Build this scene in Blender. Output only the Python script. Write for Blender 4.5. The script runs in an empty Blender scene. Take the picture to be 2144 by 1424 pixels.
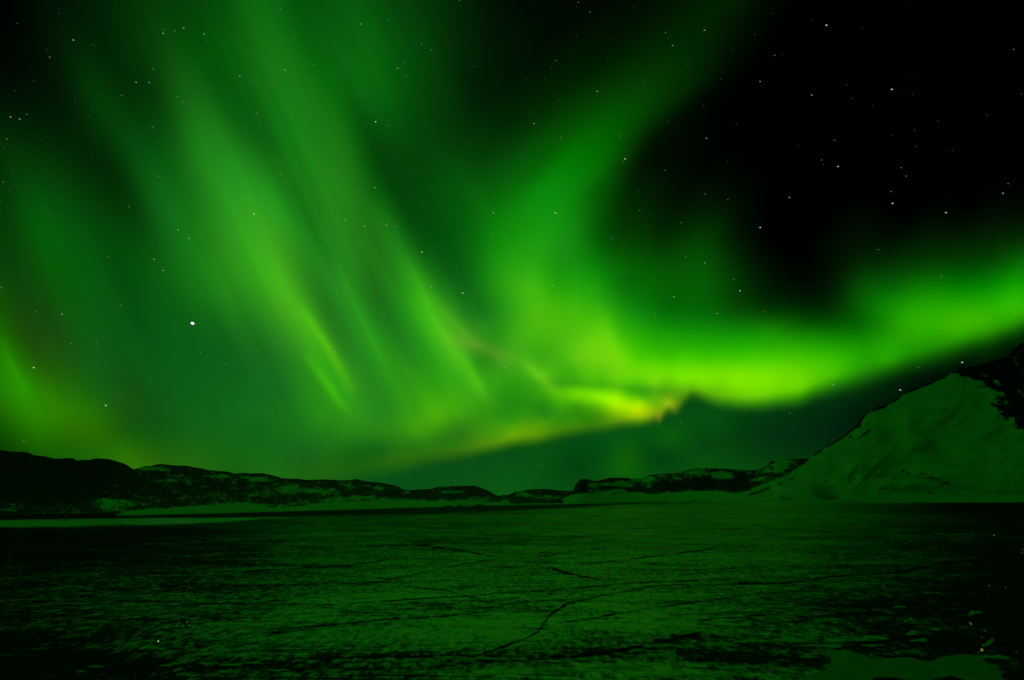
import bpy, math, random
import numpy as np
from mathutils import Vector, Matrix

# ------------------------------------------------------------------ camera, world, light, exposure
SC = bpy.context.scene
W, H = 2144.0, 1424.0
CAM_H = 12.0
HORIZON = 1040.0
F = 1429.0                                   # focal length in photograph pixels
PITCH = math.atan((HORIZON - H / 2) / F)
cam_data = bpy.data.cameras.new("camera")
cam = bpy.data.objects.new("camera", cam_data)
SC.collection.objects.link(cam)
cam.location = (0, 0, CAM_H)
cam.rotation_euler = (math.radians(90) + PITCH, 0, 0)
cam_data.sensor_width = 36.0
cam_data.lens = 36.0 * F / W
cam_data.clip_start = 0.5
cam_data.clip_end = 200000.0
SC.camera = cam

SC.view_settings.view_transform = 'Standard'
SC.view_settings.look = 'None'
SC.view_settings.exposure = 0.0
SC.view_settings.gamma = 1.0

world = bpy.data.worlds.new("World")
SC.world = world
world.use_nodes = True
bg = world.node_tree.nodes["Background"]
bg.inputs[0].default_value = (0.0, 0.0003, 0.00005, 1)
bg.inputs[1].default_value = 1.0

def ray(px, py):
    """Direction through a point of the photograph, in world space (y component is depth)."""
    cx, cy = (px - W / 2) / F, (H / 2 - py) / F
    c, s = math.cos(PITCH), math.sin(PITCH)
    return np.array([cx, c - s * cy, s + c * cy])

def on_ice(px, py, z=0.0):
    d = ray(px, py)
    t = (z - CAM_H) / d[2]
    return np.array([0, 0, CAM_H]) + d * t

def at_depth(px, py, Y):
    d = ray(px, py)
    return np.array([0, 0, CAM_H]) + d * (Y / d[1])

# the bright planet is the one hard light of the night: a very weak sun lamp
pd = ray(403, 677); pd = pd / np.linalg.norm(pd)
sun_data = bpy.data.lights.new("planet_light", 'SUN')
sun_data.energy = 0.0018
sun_data.angle = math.radians(0.5)
sun_data.color = (1.0, 0.96, 0.92)
sun = bpy.data.objects.new("planet_light", sun_data)
SC.collection.objects.link(sun)
sun.rotation_euler = Vector(pd).to_track_quat('Z', 'Y').to_euler()

# ------------------------------------------------------------------ helpers
def mesh_obj(name, verts, faces, mat=None, smooth=False):
    me = bpy.data.meshes.new(name)
    verts = np.asarray(verts, dtype=np.float32)
    faces = np.asarray(faces, dtype=np.int32)
    n = faces.shape[1]
    me.vertices.add(len(verts)); me.vertices.foreach_set("co", verts.ravel())
    me.loops.add(faces.size); me.loops.foreach_set("vertex_index", faces.ravel())
    me.polygons.add(len(faces))
    me.polygons.foreach_set("loop_start", np.arange(0, faces.size, n, dtype=np.int32))
    me.polygons.foreach_set("loop_total", np.full(len(faces), n, dtype=np.int32))
    me.update(calc_edges=True)
    me.validate()
    if smooth:
        me.polygons.foreach_set("use_smooth", np.ones(len(me.polygons), dtype=bool))
    o = bpy.data.objects.new(name, me)
    SC.collection.objects.link(o)
    if mat: me.materials.append(mat)
    return o

def color_attr(o, name, cols):
    a = o.data.color_attributes.new(name, 'FLOAT_COLOR', 'POINT')
    c = np.ones((len(o.data.vertices), 4), dtype=np.float32)
    c[:, :3] = cols
    a.data.foreach_set("color", c.ravel())

def float_attr(o, name, vals):
    a = o.data.attributes.new(name, 'FLOAT', 'POINT')
    a.data.foreach_set("value", np.asarray(vals, dtype=np.float32).ravel())

def tag(o, label=None, cat=None, group=None, kind=None):
    for k, v in (("label", label), ("category", cat), ("group", group), ("kind", kind)):
        if v: o[k] = v
    return o

class NT:
    """Tiny node-tree writer."""
    def __init__(self, name):
        self.m = bpy.data.materials.new(name); self.m.use_nodes = True
        self.t = self.m.node_tree
        for n in list(self.t.nodes): self.t.nodes.remove(n)
        self.out = self.t.nodes.new("ShaderNodeOutputMaterial")
    def n(self, kind, **kw):
        nd = self.t.nodes.new("ShaderNode" + kind)
        for k, v in kw.items():
            if k == 'ins':
                for i, val in v.items():
                    s = nd.inputs[i]
                    if isinstance(val, bpy.types.NodeSocket): self.t.links.new(val, s)
                    else: s.default_value = val
            else: setattr(nd, k, v)
        return nd
    def math(self, op, a, b=0.0, c=None, clamp=False):
        d = {0: a, 1: b}
        if c is not None: d[2] = c
        return self.n("Math", operation=op, use_clamp=clamp, ins=d).outputs[0]
    def mapr(self, v, a, b, c=0.0, d=1.0):
        return self.n("MapRange", ins={0: v, 1: a, 2: b, 3: c, 4: d}).outputs[0]
    def noise(self, vec, scale, detail=4.0, rough=0.55, dist=0.0):
        return self.n("TexNoise", ins={"Vector": vec, "Scale": scale, "Detail": detail, "Roughness": rough, "Distortion": dist}).outputs[0]
    def attr(self, name):
        return self.n("Attribute", attribute_name=name)
    def mapping(self, vec, sc=(1, 1, 1), rot=(0, 0, 0), loc=(0, 0, 0)):
        return self.n("Mapping", ins={0: vec, 1: loc, 2: rot, 3: sc}).outputs[0]
    def mixc(self, f, a, b):
        nd = self.n("Mix", data_type='RGBA')
        self.t.links.new(f, nd.inputs[0]) if isinstance(f, bpy.types.NodeSocket) else setattr(nd.inputs[0], 'default_value', f)
        for i, v in ((6, a), (7, b)):
            if isinstance(v, bpy.types.NodeSocket): self.t.links.new(v, nd.inputs[i])
            else: nd.inputs[i].default_value = (*v, 1)
        return nd.outputs[2]
    def link(self, a, b): self.t.links.new(a, b)

def lin(c):
    c = np.asarray(c, dtype=float) / 255.0
    return np.where(c <= 0.04045, c / 12.92, ((np.maximum(c, 0) + 0.055) / 1.055) ** 2.4)

def interp(poly, xs):
    p = np.array(poly, dtype=float)
    return np.interp(xs, p[:, 0], p[:, 1])

def vnoise(x, y, seed=0):
    """Smooth value noise, -1..1."""
    x = np.asarray(x, float); y = np.asarray(y, float)
    xi = np.floor(x).astype(np.int64); yi = np.floor(y).astype(np.int64)
    fx = x - xi; fy = y - yi
    fx = fx * fx * (3 - 2 * fx); fy = fy * fy * (3 - 2 * fy)
    def h(a, b):
        n = (a * 374761393 + b * 668265263 + seed * 1442695041) & 0xffffffff
        n = ((n ^ (n >> 13)) * 1274126177) & 0xffffffff
        return ((n ^ (n >> 16)) & 0xffff) / 32767.5 - 1.0
    a = h(xi, yi); b = h(xi + 1, yi); c = h(xi, yi + 1); d = h(xi + 1, yi + 1)
    return (a * (1 - fx) + b * fx) * (1 - fy) + (c * (1 - fx) + d * fx) * fy

def fbm(x, y, oct=5, seed=0, gain=0.5):
    s = 0; a = 1.0
    for k in range(oct):
        c_, s_ = math.cos(0.6 + 1.1 * k), math.sin(0.6 + 1.1 * k)
        s = s + a * vnoise((x * c_ - y * s_) * 2 ** k + 17.3 * k, (x * s_ + y * c_) * 2 ** k - 9.1 * k, seed + k)
        a *= gain
    return s
# ------------------------------------------------------------------ the glow of the sky (what the night sky emits, by direction)
# rows of the sky: height in the picture -> (x, green) or (x, red, green, blue), display values
SKY = {
 -700: [(-500,0),(0,0),(500,20),(1000,10),(1500,4),(2144,0),(2700,0)],
 -400: [(-500,0),(0,0),(300,40),(600,60),(1000,15),(1600,22),(2144,0),(2700,0)],
 -150: [(-400,0),(0,0),(150,15),(350,55),(550,90),(850,55),(1050,10),(1250,2),(1560,26),(1700,8),(1900,0),(2500,0)],
 0: [(-300,0),(0,0),(134,20),(268,45),(402,62),(470,75),(536,10,105,15),(600,85),(670,75),(804,70),(870,55),(938,42),(1000,25),(1072,13),(1206,7),(1340,12),(1474,28),(1540,28),(1608,8),(1660,1),(1800,0),(2000,0),(2144,0),(2500,0)],
 100: [(-300,0),(0,4),(134,28),(268,48),(402,5,76,5),(470,7,86,8),(536,18,105,15),(590,20,114,20),(640,90),(670,88),(760,10,92,12),(804,88),(870,70),(938,48),(1000,32),(1072,19),(1206,20),(1270,20),(1340,32),(1410,38),(1474,33),(1540,12),(1600,1),(1800,0),(2144,0)],
 200: [(-300,10),(0,14),(134,25),(200,58),(268,45),(330,55),(400,20,98,18),(470,8,84,10),(536,15,97,15),(590,20,117,20),(640,24,118,20),(690,100),(760,10,98,15),(804,93),(870,70),(938,50),(1000,28),(1072,24),(1140,34),(1206,46),(1300,62),(1380,54),(1430,35),(1474,10),(1540,0),(1800,0),(2144,0)],
 300: [(-300,35),(0,45),(134,35),(200,45),(268,5,68,12),(340,8,78,12),(402,24,115,20),(460,30,130,25),(520,18,100,18),(560,12,92,14),(610,16,118,18),(670,25,122,20),(730,20,100,15),(765,72),(804,64),(870,60),(938,55),(1000,50),(1072,56),(1140,80),(1206,3,100,0),(1270,3,92,0),(1310,68),(1350,28),(1400,11),(1474,3),(1540,0),(1800,0),(2144,0)],
 350: [(0,45),(134,50),(230,35),(268,60),(335,10,88,14),(402,25,112,20),(480,32,142,28),(540,28,125,24),(600,24,112,20),(670,30,125,20),(730,28,115,20),(775,72),(804,66),(870,66),(938,72),(1000,68),(1072,84),(1130,98),(1206,4,116,4),(1260,4,102,3),(1300,60),(1345,20),(1400,12),(1474,4),(1600,0)],
 400: [(-300,50),(0,50),(80,72),(200,50),(268,55),(330,15,98,20),(402,20,112,20),(480,38,146,28),(536,38,150,28),(570,32,138,25),(610,22,110,18),(670,30,125,20),(730,32,128,22),(775,10,84,12),(804,76),(870,68),(938,82),(990,12,94,10),(1040,8,92,8),(1072,8,106,8),(1130,10,134,10),(1190,10,126,10),(1240,94),(1280,65),(1340,30),(1400,18),(1474,15),(1540,8),(1608,0),(1800,0),(2000,0),(2144,2)],
 450: [(0,55),(90,85),(200,66),(290,60),(340,16,98,20),(402,20,114,20),(470,36,138,26),(536,50,160,30),(590,38,148,28),(640,22,112,20),(700,30,125,20),(760,28,115,20),(804,22,105,18),(850,6,75,10),(900,70),(938,78),(990,92),(1040,10,118,8),(1072,14,130,10),(1130,15,140,12),(1200,14,128,12),(1250,86),(1300,50),(1340,42),(1400,25),(1474,30),(1540,18),(1590,2),(1742,0),(1876,0),(2010,3),(2144,15)],
 500: [(-300,50),(0,60),(100,5,95,5),(200,75),(268,70),(340,12,90,16),(402,20,116,20),(470,40,136,24),(536,58,164,30),(570,60,165,30),(620,36,140,25),(665,25,115,20),(720,34,130,25),(780,28,112,20),(830,24,116,22),(872,8,80,12),(938,80),(980,94),(1020,12,118,10),(1072,22,140,10),(1130,28,148,15),(1200,20,130,15),(1250,88),(1300,60),(1380,45),(1440,55),(1474,58),(1540,24),(1608,1),(1742,9),(1876,14),(2010,28),(2144,45),(2400,80)],
 550: [(0,65),(134,88),(268,74),(340,12,92,16),(402,20,116,20),(480,42,140,22),(545,56,170,25),(590,65,170,25),(622,45,138,25),(670,30,124,25),(740,35,130,25),(790,28,106,20),(850,30,128,20),(900,15,100,15),(945,8,82,15),(1000,14,110,12),(1030,25,138,15),(1072,35,154,15),(1130,36,155,15),(1180,25,140,15),(1240,12,124,10),(1300,94),(1350,80),(1400,74),(1474,76),(1540,42),(1608,12),(1742,14),(1800,34),(1876,48),(2010,60),(2080,72),(2144,105),(2400,140)],
 600: [(-300,60),(0,15,75,5),(134,10,88,8),(268,5,76,12),(335,10,90,16),(402,20,114,20),(470,36,136,22),(535,44,152,22),(580,65,176,25),(622,55,152,25),(660,35,118,25),(710,38,135,28),(780,28,106,20),(830,30,122,22),(880,40,150,20),(930,25,116,20),(970,15,96,20),(1030,30,138,15),(1072,50,164,15),(1120,60,178,15),(1165,38,160,10),(1240,30,154,10),(1300,10,112,8),(1350,98),(1400,90),(1474,88),(1540,56),(1608,26),(1742,26),(1800,72),(1876,95),(2010,2,120,0),(2080,8,136,0),(2144,20,158,0),(2400,40,170,0)],
 650: [(0,20,82,3),(134,16,84,8),(268,8,78,14),(402,14,96,18),(470,26,118,22),(536,32,132,25),(580,56,152,25),(625,70,172,25),(655,50,150,25),(682,32,112,20),(740,35,130,25),(790,26,112,22),(840,30,135,22),(880,52,168,18),(920,48,160,25),(970,25,118,22),(1010,20,112,22),(1072,48,158,18),(1130,74,184,12),(1206,64,180,10),(1270,45,165,10),(1340,15,126,10),(1400,5,102,5),(1474,5,98,5),(1540,75),(1608,56),(1742,50),(1800,5,92,0),(1850,15,130,0),(1900,30,158,0),(1960,40,168,0),(2060,45,172,0),(2144,50,172,0),(2400,30,110,0)],
 680: [(1608,15,110,0),(1700,5,84,0),(1742,5,84,0),(1800,6,98,0),(1850,20,130,0),(1920,48,168,0),(2000,58,175,0),(2060,56,170,0),(2110,36,145,0),(2144,18,105,0)],
 700: [(-300,30,95,0),(0,28,104,0),(70,26,74,10),(134,20,76,14),(268,12,84,18),(402,12,88,20),(470,16,92,22),(536,27,110,26),(585,44,136,28),(640,64,170,24),(668,58,165,24),(700,38,120,28),(750,35,138,28),(800,35,134,25),(850,34,132,25),(900,54,170,20),(930,66,172,25),(970,70,156,32),(1010,50,145,26),(1040,40,142,20),(1072,55,162,18),(1110,68,178,14),(1206,80,190,12),(1270,90,200,10),(1300,60,182,8),(1340,38,168,5),(1400,25,152,5),(1474,20,146,5),(1540,18,142,5),(1608,25,144,2),(1700,18,124,0),(1742,14,118,0),(1800,12,120,0),(1876,34,154,0),(1940,40,165,0),(2010,45,165,0),(2070,30,135,0),(2110,8,80,5),(2144,0,40,4)],
 730: [(1608,45,174,0),(1700,40,168,0),(1780,30,155,0),(1876,32,158,0),(1940,33,158,0),(2010,22,132,0),(2060,5,76,4),(2095,0,30,2),(2144,0,10,0)],
 750: [(0,30,116,2),(50,28,96,4),(80,30,74,8),(134,24,82,12),(200,16,90,20),(268,12,84,18),(402,12,92,21),(536,22,104,27),(600,30,116,28),(645,46,150,25),(672,54,166,22),(715,46,140,25),(740,36,128,25),(800,44,152,21),(860,34,132,25),(900,36,145,20),(940,58,166,25),(980,46,152,20),(1010,38,130,20),(1045,58,152,25),(1072,66,164,24),(1100,62,168,20),(1140,58,166,16),(1206,92,195,15),(1270,114,210,12),(1310,98,210,6),(1340,72,200,2),(1400,62,192,0),(1474,62,194,0),(1540,62,196,0),(1608,68,200,0),(1700,62,190,0),(1780,42,172,0),(1860,38,162,0),(1920,26,130,3),(1960,12,92,5),(2010,3,38,4),(2060,0,10,2)],
 780: [(1110,60,170,18),(1145,76,180,18),(1185,58,170,12),(1230,84,190,12),(1300,110,210,10),(1340,108,214,5),(1400,108,218,0),(1474,115,222,0),(1540,118,224,0),(1608,114,220,0),(1680,96,208,0),(1742,72,190,0),(1800,42,160,2),(1860,14,98,6),(1920,2,44,6),(1960,0,22,5)],
 800: [(-300,20,90,0),(0,30,124,4),(50,36,138,0),(100,34,112,4),(134,30,98,9),(200,20,94,18),(268,20,80,15),(402,12,94,22),(536,16,100,24),(620,30,124,25),(680,46,158,20),(710,50,160,22),(745,46,142,25),(770,36,130,25),(830,40,144,25),(900,44,158,16),(960,54,162,18),(1000,58,165,20),(1040,48,156,15),(1072,44,152,15),(1130,56,166,15),(1165,66,170,14),(1206,62,176,10),(1260,75,190,6),(1320,88,204,8),(1370,112,214,8),(1430,114,219,5),(1474,120,224,0),(1540,126,228,0),(1608,124,227,0),(1680,106,214,0),(1742,70,182,0),(1800,22,105,8),(1850,3,46,10),(1900,0,25,5),(1950,0,12,3)],
 820: [(1130,54,160,12),(1206,84,194,5),(1270,100,210,5),(1320,72,182,5),(1360,74,172,12),(1395,78,158,12),(1440,84,160,10),(1500,98,188,6),(1560,116,215,2),(1608,112,212,3),(1680,78,178,3),(1742,22,95,10),(1800,4,44,10)],
 834: [(1170,68,176,8),(1206,82,188,5),(1250,102,206,4),(1280,128,220,1),(1310,112,208,3),(1345,84,180,6),(1372,92,180,10),(1395,100,168,12)],
 845: [(1206,62,158,6),(1250,80,180,5),(1295,138,216,2),(1340,152,222,0),(1372,105,182,10),(1398,120,172,12),(1450,6,70,15),(1500,22,98,15),(1550,50,138,10),(1608,36,112,12),(1680,12,66,12),(1742,3,44,12),(1800,2,30,8)],
 865: [(0,28,98,0),(60,38,126,0),(130,44,122,0),(200,34,108,5),(268,22,84,15),(402,15,94,20),(536,20,104,25),(640,29,126,22),(700,42,145,20),(800,36,134,25),(870,56,158,14),(915,76,176,10),(960,62,160,14),(1000,50,146,16),(1040,44,140,15),(1072,38,138,15),(1140,32,128,18),(1206,42,136,10),(1255,66,150,5),(1300,122,186,5),(1340,158,192,5),(1368,160,156,24),(1384,60,100,20),(1400,58,84,15),(1414,96,116,28),(1434,10,75,15),(1500,5,72,15),(1608,2,58,15),(1700,2,44,12)],
 885: [(1072,52,152,10),(1140,66,154,8),(1206,54,138,10),(1270,62,122,10),(1320,60,100,14),(1350,25,78,20),(1378,50,78,20),(1400,6,73,15),(1500,5,78,15),(1608,3,50,15)],
 905: [(-300,5,60,0),(0,14,76,0),(90,34,112,0),(134,36,106,0),(200,38,105,0),(268,22,88,9),(330,18,86,14),(402,20,94,20),(536,15,100,20),(640,26,114,22),(740,38,130,20),(800,40,128,18),(870,60,150,13),(920,52,136,15),(960,42,120,18),(1020,62,145,12),(1072,98,164,8),(1110,98,156,6),(1150,78,128,8),(1206,30,86,14),(1270,12,78,15),(1320,8,80,15),(1400,8,92,10),(1474,5,72,12),(1540,3,60,12),(1608,3,50,15),(1742,2,34,12)],
 928: [(870,38,120,16),(920,38,118,16),(960,42,118,14),(1010,60,135,12),(1050,92,145,10),(1085,84,116,12),(1110,30,80,14),(1140,10,73,15),(1206,5,72,18),(1300,10,85,15),(1400,12,90,10),(1474,5,60,15),(1608,3,50,15)],
 950: [(0,8,55,0),(134,24,92,4),(200,30,100,5),(268,40,110,5),(330,30,96,10),(402,28,98,15),(536,20,102,20),(640,22,98,22),(740,20,96,18),(800,22,96,18),(870,38,112,15),(920,48,120,12),(965,78,126,12),(1000,58,98,13),(1030,14,80,18),(1072,8,75,18),(1140,8,78,15),(1206,5,70,15),(1270,5,76,15),(1310,15,90,8),(1360,3,66,15),(1400,3,60,15),(1474,8,74,12),(1608,4,54,14),(1700,3,46,12)],
 978: [(300,45,108,6),(402,34,102,12),(536,24,100,20),(640,26,94,18),(740,24,92,16),(790,42,106,12),(835,54,110,10),(880,40,92,14),(930,10,76,20),(1072,10,80,18),(1206,3,62,15),(1260,8,75,13),(1310,20,96,5),(1350,8,76,12),(1400,5,70,15),(1500,8,76,12),(1608,6,64,12)],
 1000: [(-300,4,50,0),(134,20,80,4),(402,34,98,12),(536,26,96,18),(640,50,106,14),(700,36,98,16),(740,24,88,18),(820,8,78,22),(1000,10,80,18),(1072,10,82,18),(1206,5,70,15),(1310,12,86,10),(1400,8,75,12),(1608,8,70,12),(1742,4,50,10)],
 1040: [(0,4,40,2),(536,20,84,14),(820,8,76,22),(1072,12,84,18),(1310,10,80,12),(1608,8,72,12),(1900,2,30,6),(2144,0,10,2)],
}
pts, vals = [], []
for y, row in SKY.items():
    for r in row:
        pts.append((r[0], y))
        if len(r) == 2:
            g = r[1]; vals.append((g * 0.07, g, g * 0.12 if r[0] < 1100 else g * 0.04))
        else: vals.append(r[1:])
for x, y in [(-900,300),(-900,900),(-900,-200),(3000,300),(3000,-300),(3000,900),(1000,-1100),(0,-1100),(2000,-1100)]:
    pts.append((x, y)); vals.append((0, 12 if x < 500 else 0, 0))
# the sharp lower border of the aurora: where it runs, how soft it is, and the yellow to orange fringe just above it
EDGE = [(560,1030),(700,1003),(760,992),(850,974),(950,955),(1000,944),(1072,932),(1140,919),(1206,908),(1270,897),(1320,888),(1350,882),(1370,877),(1382,881),(1391,868),(1400,860),(1410,862),(1419,860),(1431,845),(1446,831),(1460,829),(1480,835),(1510,846),(1545,851),(1600,848),(1680,834),(1742,816),(1800,797),(1850,782),(1900,767),(1960,751),(2010,740),(2060,728),(2110,713),(2144,702),(2400,612),(3000,500)]
SOFT = [(560,45),(700,32),(850,24),(1000,17),(1300,16),(1375,17),(1440,17),(1500,20),(1600,25),(1742,30),(2144,36)]
FRINGE = [(560,28,100,16),(700,32,98,14),(760,36,98,12),(810,46,108,10),(850,44,104,10),(900,50,110,12),(950,62,118,12),(1000,80,130,10),(1050,84,142,10),(1100,88,142,9),(1150,74,130,9),(1206,62,118,10),(1270,64,124,10),(1310,96,150,8),(1340,124,174,8),(1366,130,162,14),(1384,122,140,16),(1396,100,146,14),(1410,106,144,15),(1424,84,132,13),(1436,62,126,11),(1480,78,152,12),(1520,82,166,8),(1560,86,176,6),(1608,100,198,4),(1680,76,184,3),(1742,50,164,3),(1800,34,138,3),(1876,28,130,3),(1940,25,120,2),(2010,18,104,2),(2070,12,90,2),(2144,10,84,2),(2400,10,80,2)]
pts = np.array(pts, float); vals = np.array(vals, float)
ye = interp(EDGE, pts[:, 0]); sf = interp(SOFT, pts[:, 0])
up = (pts[:, 1] < ye - sf * 0.9) | (pts[:, 0] < 560)
dn = (pts[:, 1] > ye + sf * 0.7) & (pts[:, 0] > 560)
fr = np.array(FRINGE, float)
ex = np.concatenate([np.arange(560, 1290, 50), np.arange(1290, 1450, 12), np.arange(1450, 2500, 50)])
ecol = np.stack([np.interp(ex, fr[:, 0], fr[:, k]) for k in (1, 2, 3)], -1)
eye = interp(EDGE, ex); esf = interp(SOFT, ex)
P1 = np.vstack([pts[up], np.stack([ex, eye - esf * 0.15], -1), np.stack([ex, eye + 45], -1)])
V1 = np.vstack([vals[up], ecol, ecol * 0.9])
P2 = pts[dn]; V2 = vals[dn]
P2 = np.vstack([P2, [(600,960),(700,940),(900,900),(1200,820),(1500,700),(2000,600),(2400,500),(560,1000),(2060,750),(2144,730),(2000,775)]])
V2 = np.vstack([V2, [(14,80,20),(10,78,20),(8,75,20),(8,72,16),(6,60,15),(0,8,4),(0,4,2),(20,84,16),(0,22,3),(0,26,3),(0,16,3)]])
def tps(r2):
    return 0.5 * r2 * np.log(np.maximum(r2, 1e-12))
def rbf(P, V, smooth):
    P = P / 100.0; N = len(P)
    K = tps(((P[:, None, :] - P[None, :, :]) ** 2).sum(-1)) + smooth * np.eye(N)
    Q = np.hstack([np.ones((N, 1)), P])
    A = np.zeros((N + 3, N + 3)); A[:N, :N] = K; A[:N, N:] = Q; A[N:, :N] = Q.T
    S = np.linalg.solve(A, np.vstack([V, np.zeros((3, 3))]))
    def f(x, y):
        X = np.stack([x, y], -1).reshape(-1, 2) / 100.0
        out = np.empty((len(X), 3))
        for i in range(0, len(X), 8192):
            c = X[i:i + 8192]
            d = ((c[:, None, :] - P[None, :, :]) ** 2).sum(-1)
            out[i:i + 8192] = tps(d) @ S[:N] + S[N] + c @ S[N + 1:]
        return out.reshape(x.shape + (3,))
    return f
# the curtains are drawn out along the field lines: interpolate along those, not across them
PLUME = [(-700,2500),(-400,1990),(-150,1690),(0,1550),(100,1425),(200,1315),(300,1228),(350,1192),(400,1166),(450,1150),(500,1136),(550,1126),(600,1120),(1500,1120)]
def to_left(x, y):
    return x + 0.45 * (650 - y), 0.40 * y
def to_plume(x, y):
    return x - interp(PLUME, y) + 1120, np.where(y < 560, 0.55 * y, 0.55 * 560 + (y - 560))
a_left = rbf(np.stack(to_left(P1[:, 0], P1[:, 1]), -1), V1, 0.06)
a_plume = rbf(np.stack(to_plume(P1[:, 0], P1[:, 1]), -1), V1, 0.008)
a_plain = rbf(P1, V1, 0.005)
below = rbf(P2, V2, 0.05)
def sst(v):
    v = np.clip(v, 0, 1); return v * v * (3 - 2 * v)
def above(x, y):
    wl = sst((np.interp(y, [0, 600, 900], [1110, 1010, 980]) - x) / 160 + 0.5)
    wl = wl * sst((900 - y) / 140)
    wp = (1 - wl) * sst((600 - y) / 140)
    w0 = np.clip(1 - wl - wp, 0, 1)
    out = np.zeros(x.shape + (3,))
    for w, f, g in ((wl, a_left, to_left), (wp, a_plume, to_plume), (w0, a_plain, lambda u, v: (u, v))):
        m = w > 0.001
        if m.any():
            u, v = g(x[m], y[m])
            out[m] += np.clip(f(u, v), 0, 240) * w[m][:, None]
    return out
def sky_field(x, y):
    a = np.clip(above(x, y), 0, 235)
    b = np.clip(below(x, y), 0, 110)
    e = interp(EDGE, x) + 3.0 * vnoise(x / 45.0, x * 0, 3); w = interp(SOFT, x)
    t = sst((y - e) / w * 0.5 + 0.5)
    t = t * np.clip((x - 560) / 200.0, 0, 1)
    return a * (1 - t)[..., None] + b * t[..., None]

# narrow rays: (points, half-width start/end, added colour)
RAYS = [
 ([(628,640),(655,680),(680,715),(706,757),(724,790),(742,822)], 10, (24,26,-6)),
 ([(640,740),(664,775),(690,812),(712,842),(735,868)], 9, (15,28,-6)),
 ([(560,540),(600,600),(640,665),(668,712)], 24, (2,6,0)),
 ([(880,610),(905,655),(935,705),(965,757),(1000,810),(1030,850)], 15, (18,16,0)),
 ([(905,620),(940,665),(975,700),(1010,728)], 12, (14,14,0)),
 ([(960,720),(985,770),(1015,830)], 10, (8,14,0)),
 ([(1090,752),(1118,778),(1143,800),(1170,832)], 13, (34,24,4)),
 ([(940,705),(975,718),(1010,728),(1045,742),(1078,756)], 13, (28,4,8)),
 ([(1258,640),(1272,690),(1290,730),(1318,760)], 16, (7,8,0)),
 ([(1175,818),(1205,823),(1255,834),(1310,850),(1366,866)], 19, (34,28,-4)),
 ([(1385,836),(1412,852)], 13, (22,14,0)),
 ([(1130,800),(1220,806),(1310,812),(1390,820)], 11, (-16,-22,4)),
 ([(1348,835),(1362,852),(1376,868),(1386,886)], 6, (6,0,2)),
 ([(1395,838),(1408,850),(1418,868)], 6, (14,4,4)),
 ([(760,500),(800,560),(850,640),(880,690)], 16, (4,10,0)),
 ([(850,540),(880,590),(905,640)], 16, (10,14,0)),
 ([(700,560),(750,660),(800,750)], 20, (3,10,0)),
 ([(0,700),(20,760),(55,830)], 12, (4,14,0)),
 ([(640,0),(740,300),(800,420),(850,520)], 26, (3,7,0)),
]
def rays_field(x, y):
    out = np.zeros(x.shape + (3,))
    for poly, w, col in RAYS:
        p = np.array(poly, float)
        seg = np.linalg.norm(np.diff(p, axis=0), axis=1); L = seg.sum()
        n = max(8, int(L / (w * 0.6)))
        s = np.linspace(0, L, n); cs = np.concatenate([[0], np.cumsum(seg)])
        cx = np.interp(s, cs, p[:, 0]); cy = np.interp(s, cs, p[:, 1])
        tx = np.gradient(cx); ty = np.gradient(cy); nn = np.hypot(tx, ty); tx /= nn; ty /= nn
        m = (x > p[:, 0].min() - 90) & (x < p[:, 0].max() + 90) & (y > p[:, 1].min() - 90) & (y < p[:, 1].max() + 90)
        if not m.any(): continue
        xm, ym = x[m], y[m]; acc = np.zeros(xm.shape)
        step = L / (n - 1); sl = step * 1.1
        for k in range(n):
            u = s[k] / L
            a = math.sin(math.pi * min(1, max(0, 0.06 + 0.9 * u))) ** 0.8
            dx = xm - cx[k]; dy = ym - cy[k]
            al = dx * tx[k] + dy * ty[k]; ac = -dx * ty[k] + dy * tx[k]
            acc += a * np.exp(-(al / sl) ** 2 - (ac / w) ** 2) * step / (sl * 1.772)
        out[m] += acc[:, None] * np.array(col, float)
    return out

def fold_field(x, y):
    """Faint fine striation of the curtains along the field lines."""
    c = x + np.where(y < 650, 0.45, 0.50) * (650 - y)
    c2 = x - interp(PLUME, y)
    n = 0.8 * vnoise(c / 34.0, y / 420.0, 5) + 0.8 * vnoise(c / 15.0, y / 300.0, 9) + 0.5 * vnoise(c / 8.0, y / 260.0, 12)
    n2 = 0.6 * vnoise(c2 / 40.0, y / 300.0, 15)
    wl = np.clip((1060 - x) / 160, 0, 1) * np.clip((y + 200) / 300, 0, 1) * np.clip((930 - y) / 120, 0, 1)
    wl = wl * (0.45 + 0.55 * np.exp(-((x - 780) / 260.0) ** 2))
    return n * wl + n2 * (1 - wl) * np.clip((y + 200) / 300, 0, 1) * np.clip((720 - y) / 200, 0, 1) * (x < 1900)

def total_sky(x, y):
    c = sky_field(x, y) + rays_field(x, y)
    c = c * (1 + 0.042 * fold_field(x, y))[..., None]
    return np.clip(c, 0, 255)
OVER = 0.128
# ------------------------------------------------------------------ sky dome and the aurora in front of it
def axis(lo, hi, fine_lo, fine_hi, fine, coarse):
    a = [fine_lo]
    while a[-1] < fine_hi: a.append(a[-1] + fine)
    st = coarse; x = a[-1]
    while x + st < hi: x += st; a.append(x)
    a.append(hi)
    b = []; x = fine_lo
    while x - coarse > lo: x -= coarse; b.append(x)
    if lo < fine_lo: b.append(lo)
    return np.array(b[::-1] + a)
AZ = np.radians(axis(-180, 180, -44, 44, 0.2, 6.0))
EL = np.radians(axis(-3, 90, -1, 46, 0.2, 4.0))
azg, elg = np.meshgrid(AZ, EL)
DX = np.sin(azg) * np.cos(elg); DY = np.cos(azg) * np.cos(elg); DZ = np.sin(elg)
cp, sp_ = math.cos(PITCH), math.sin(PITCH)
fwd = DY * cp + DZ * sp_; upc = -DY * sp_ + DZ * cp
ok = fwd > 0.12
fw = np.where(ok, fwd, 1)
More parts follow.
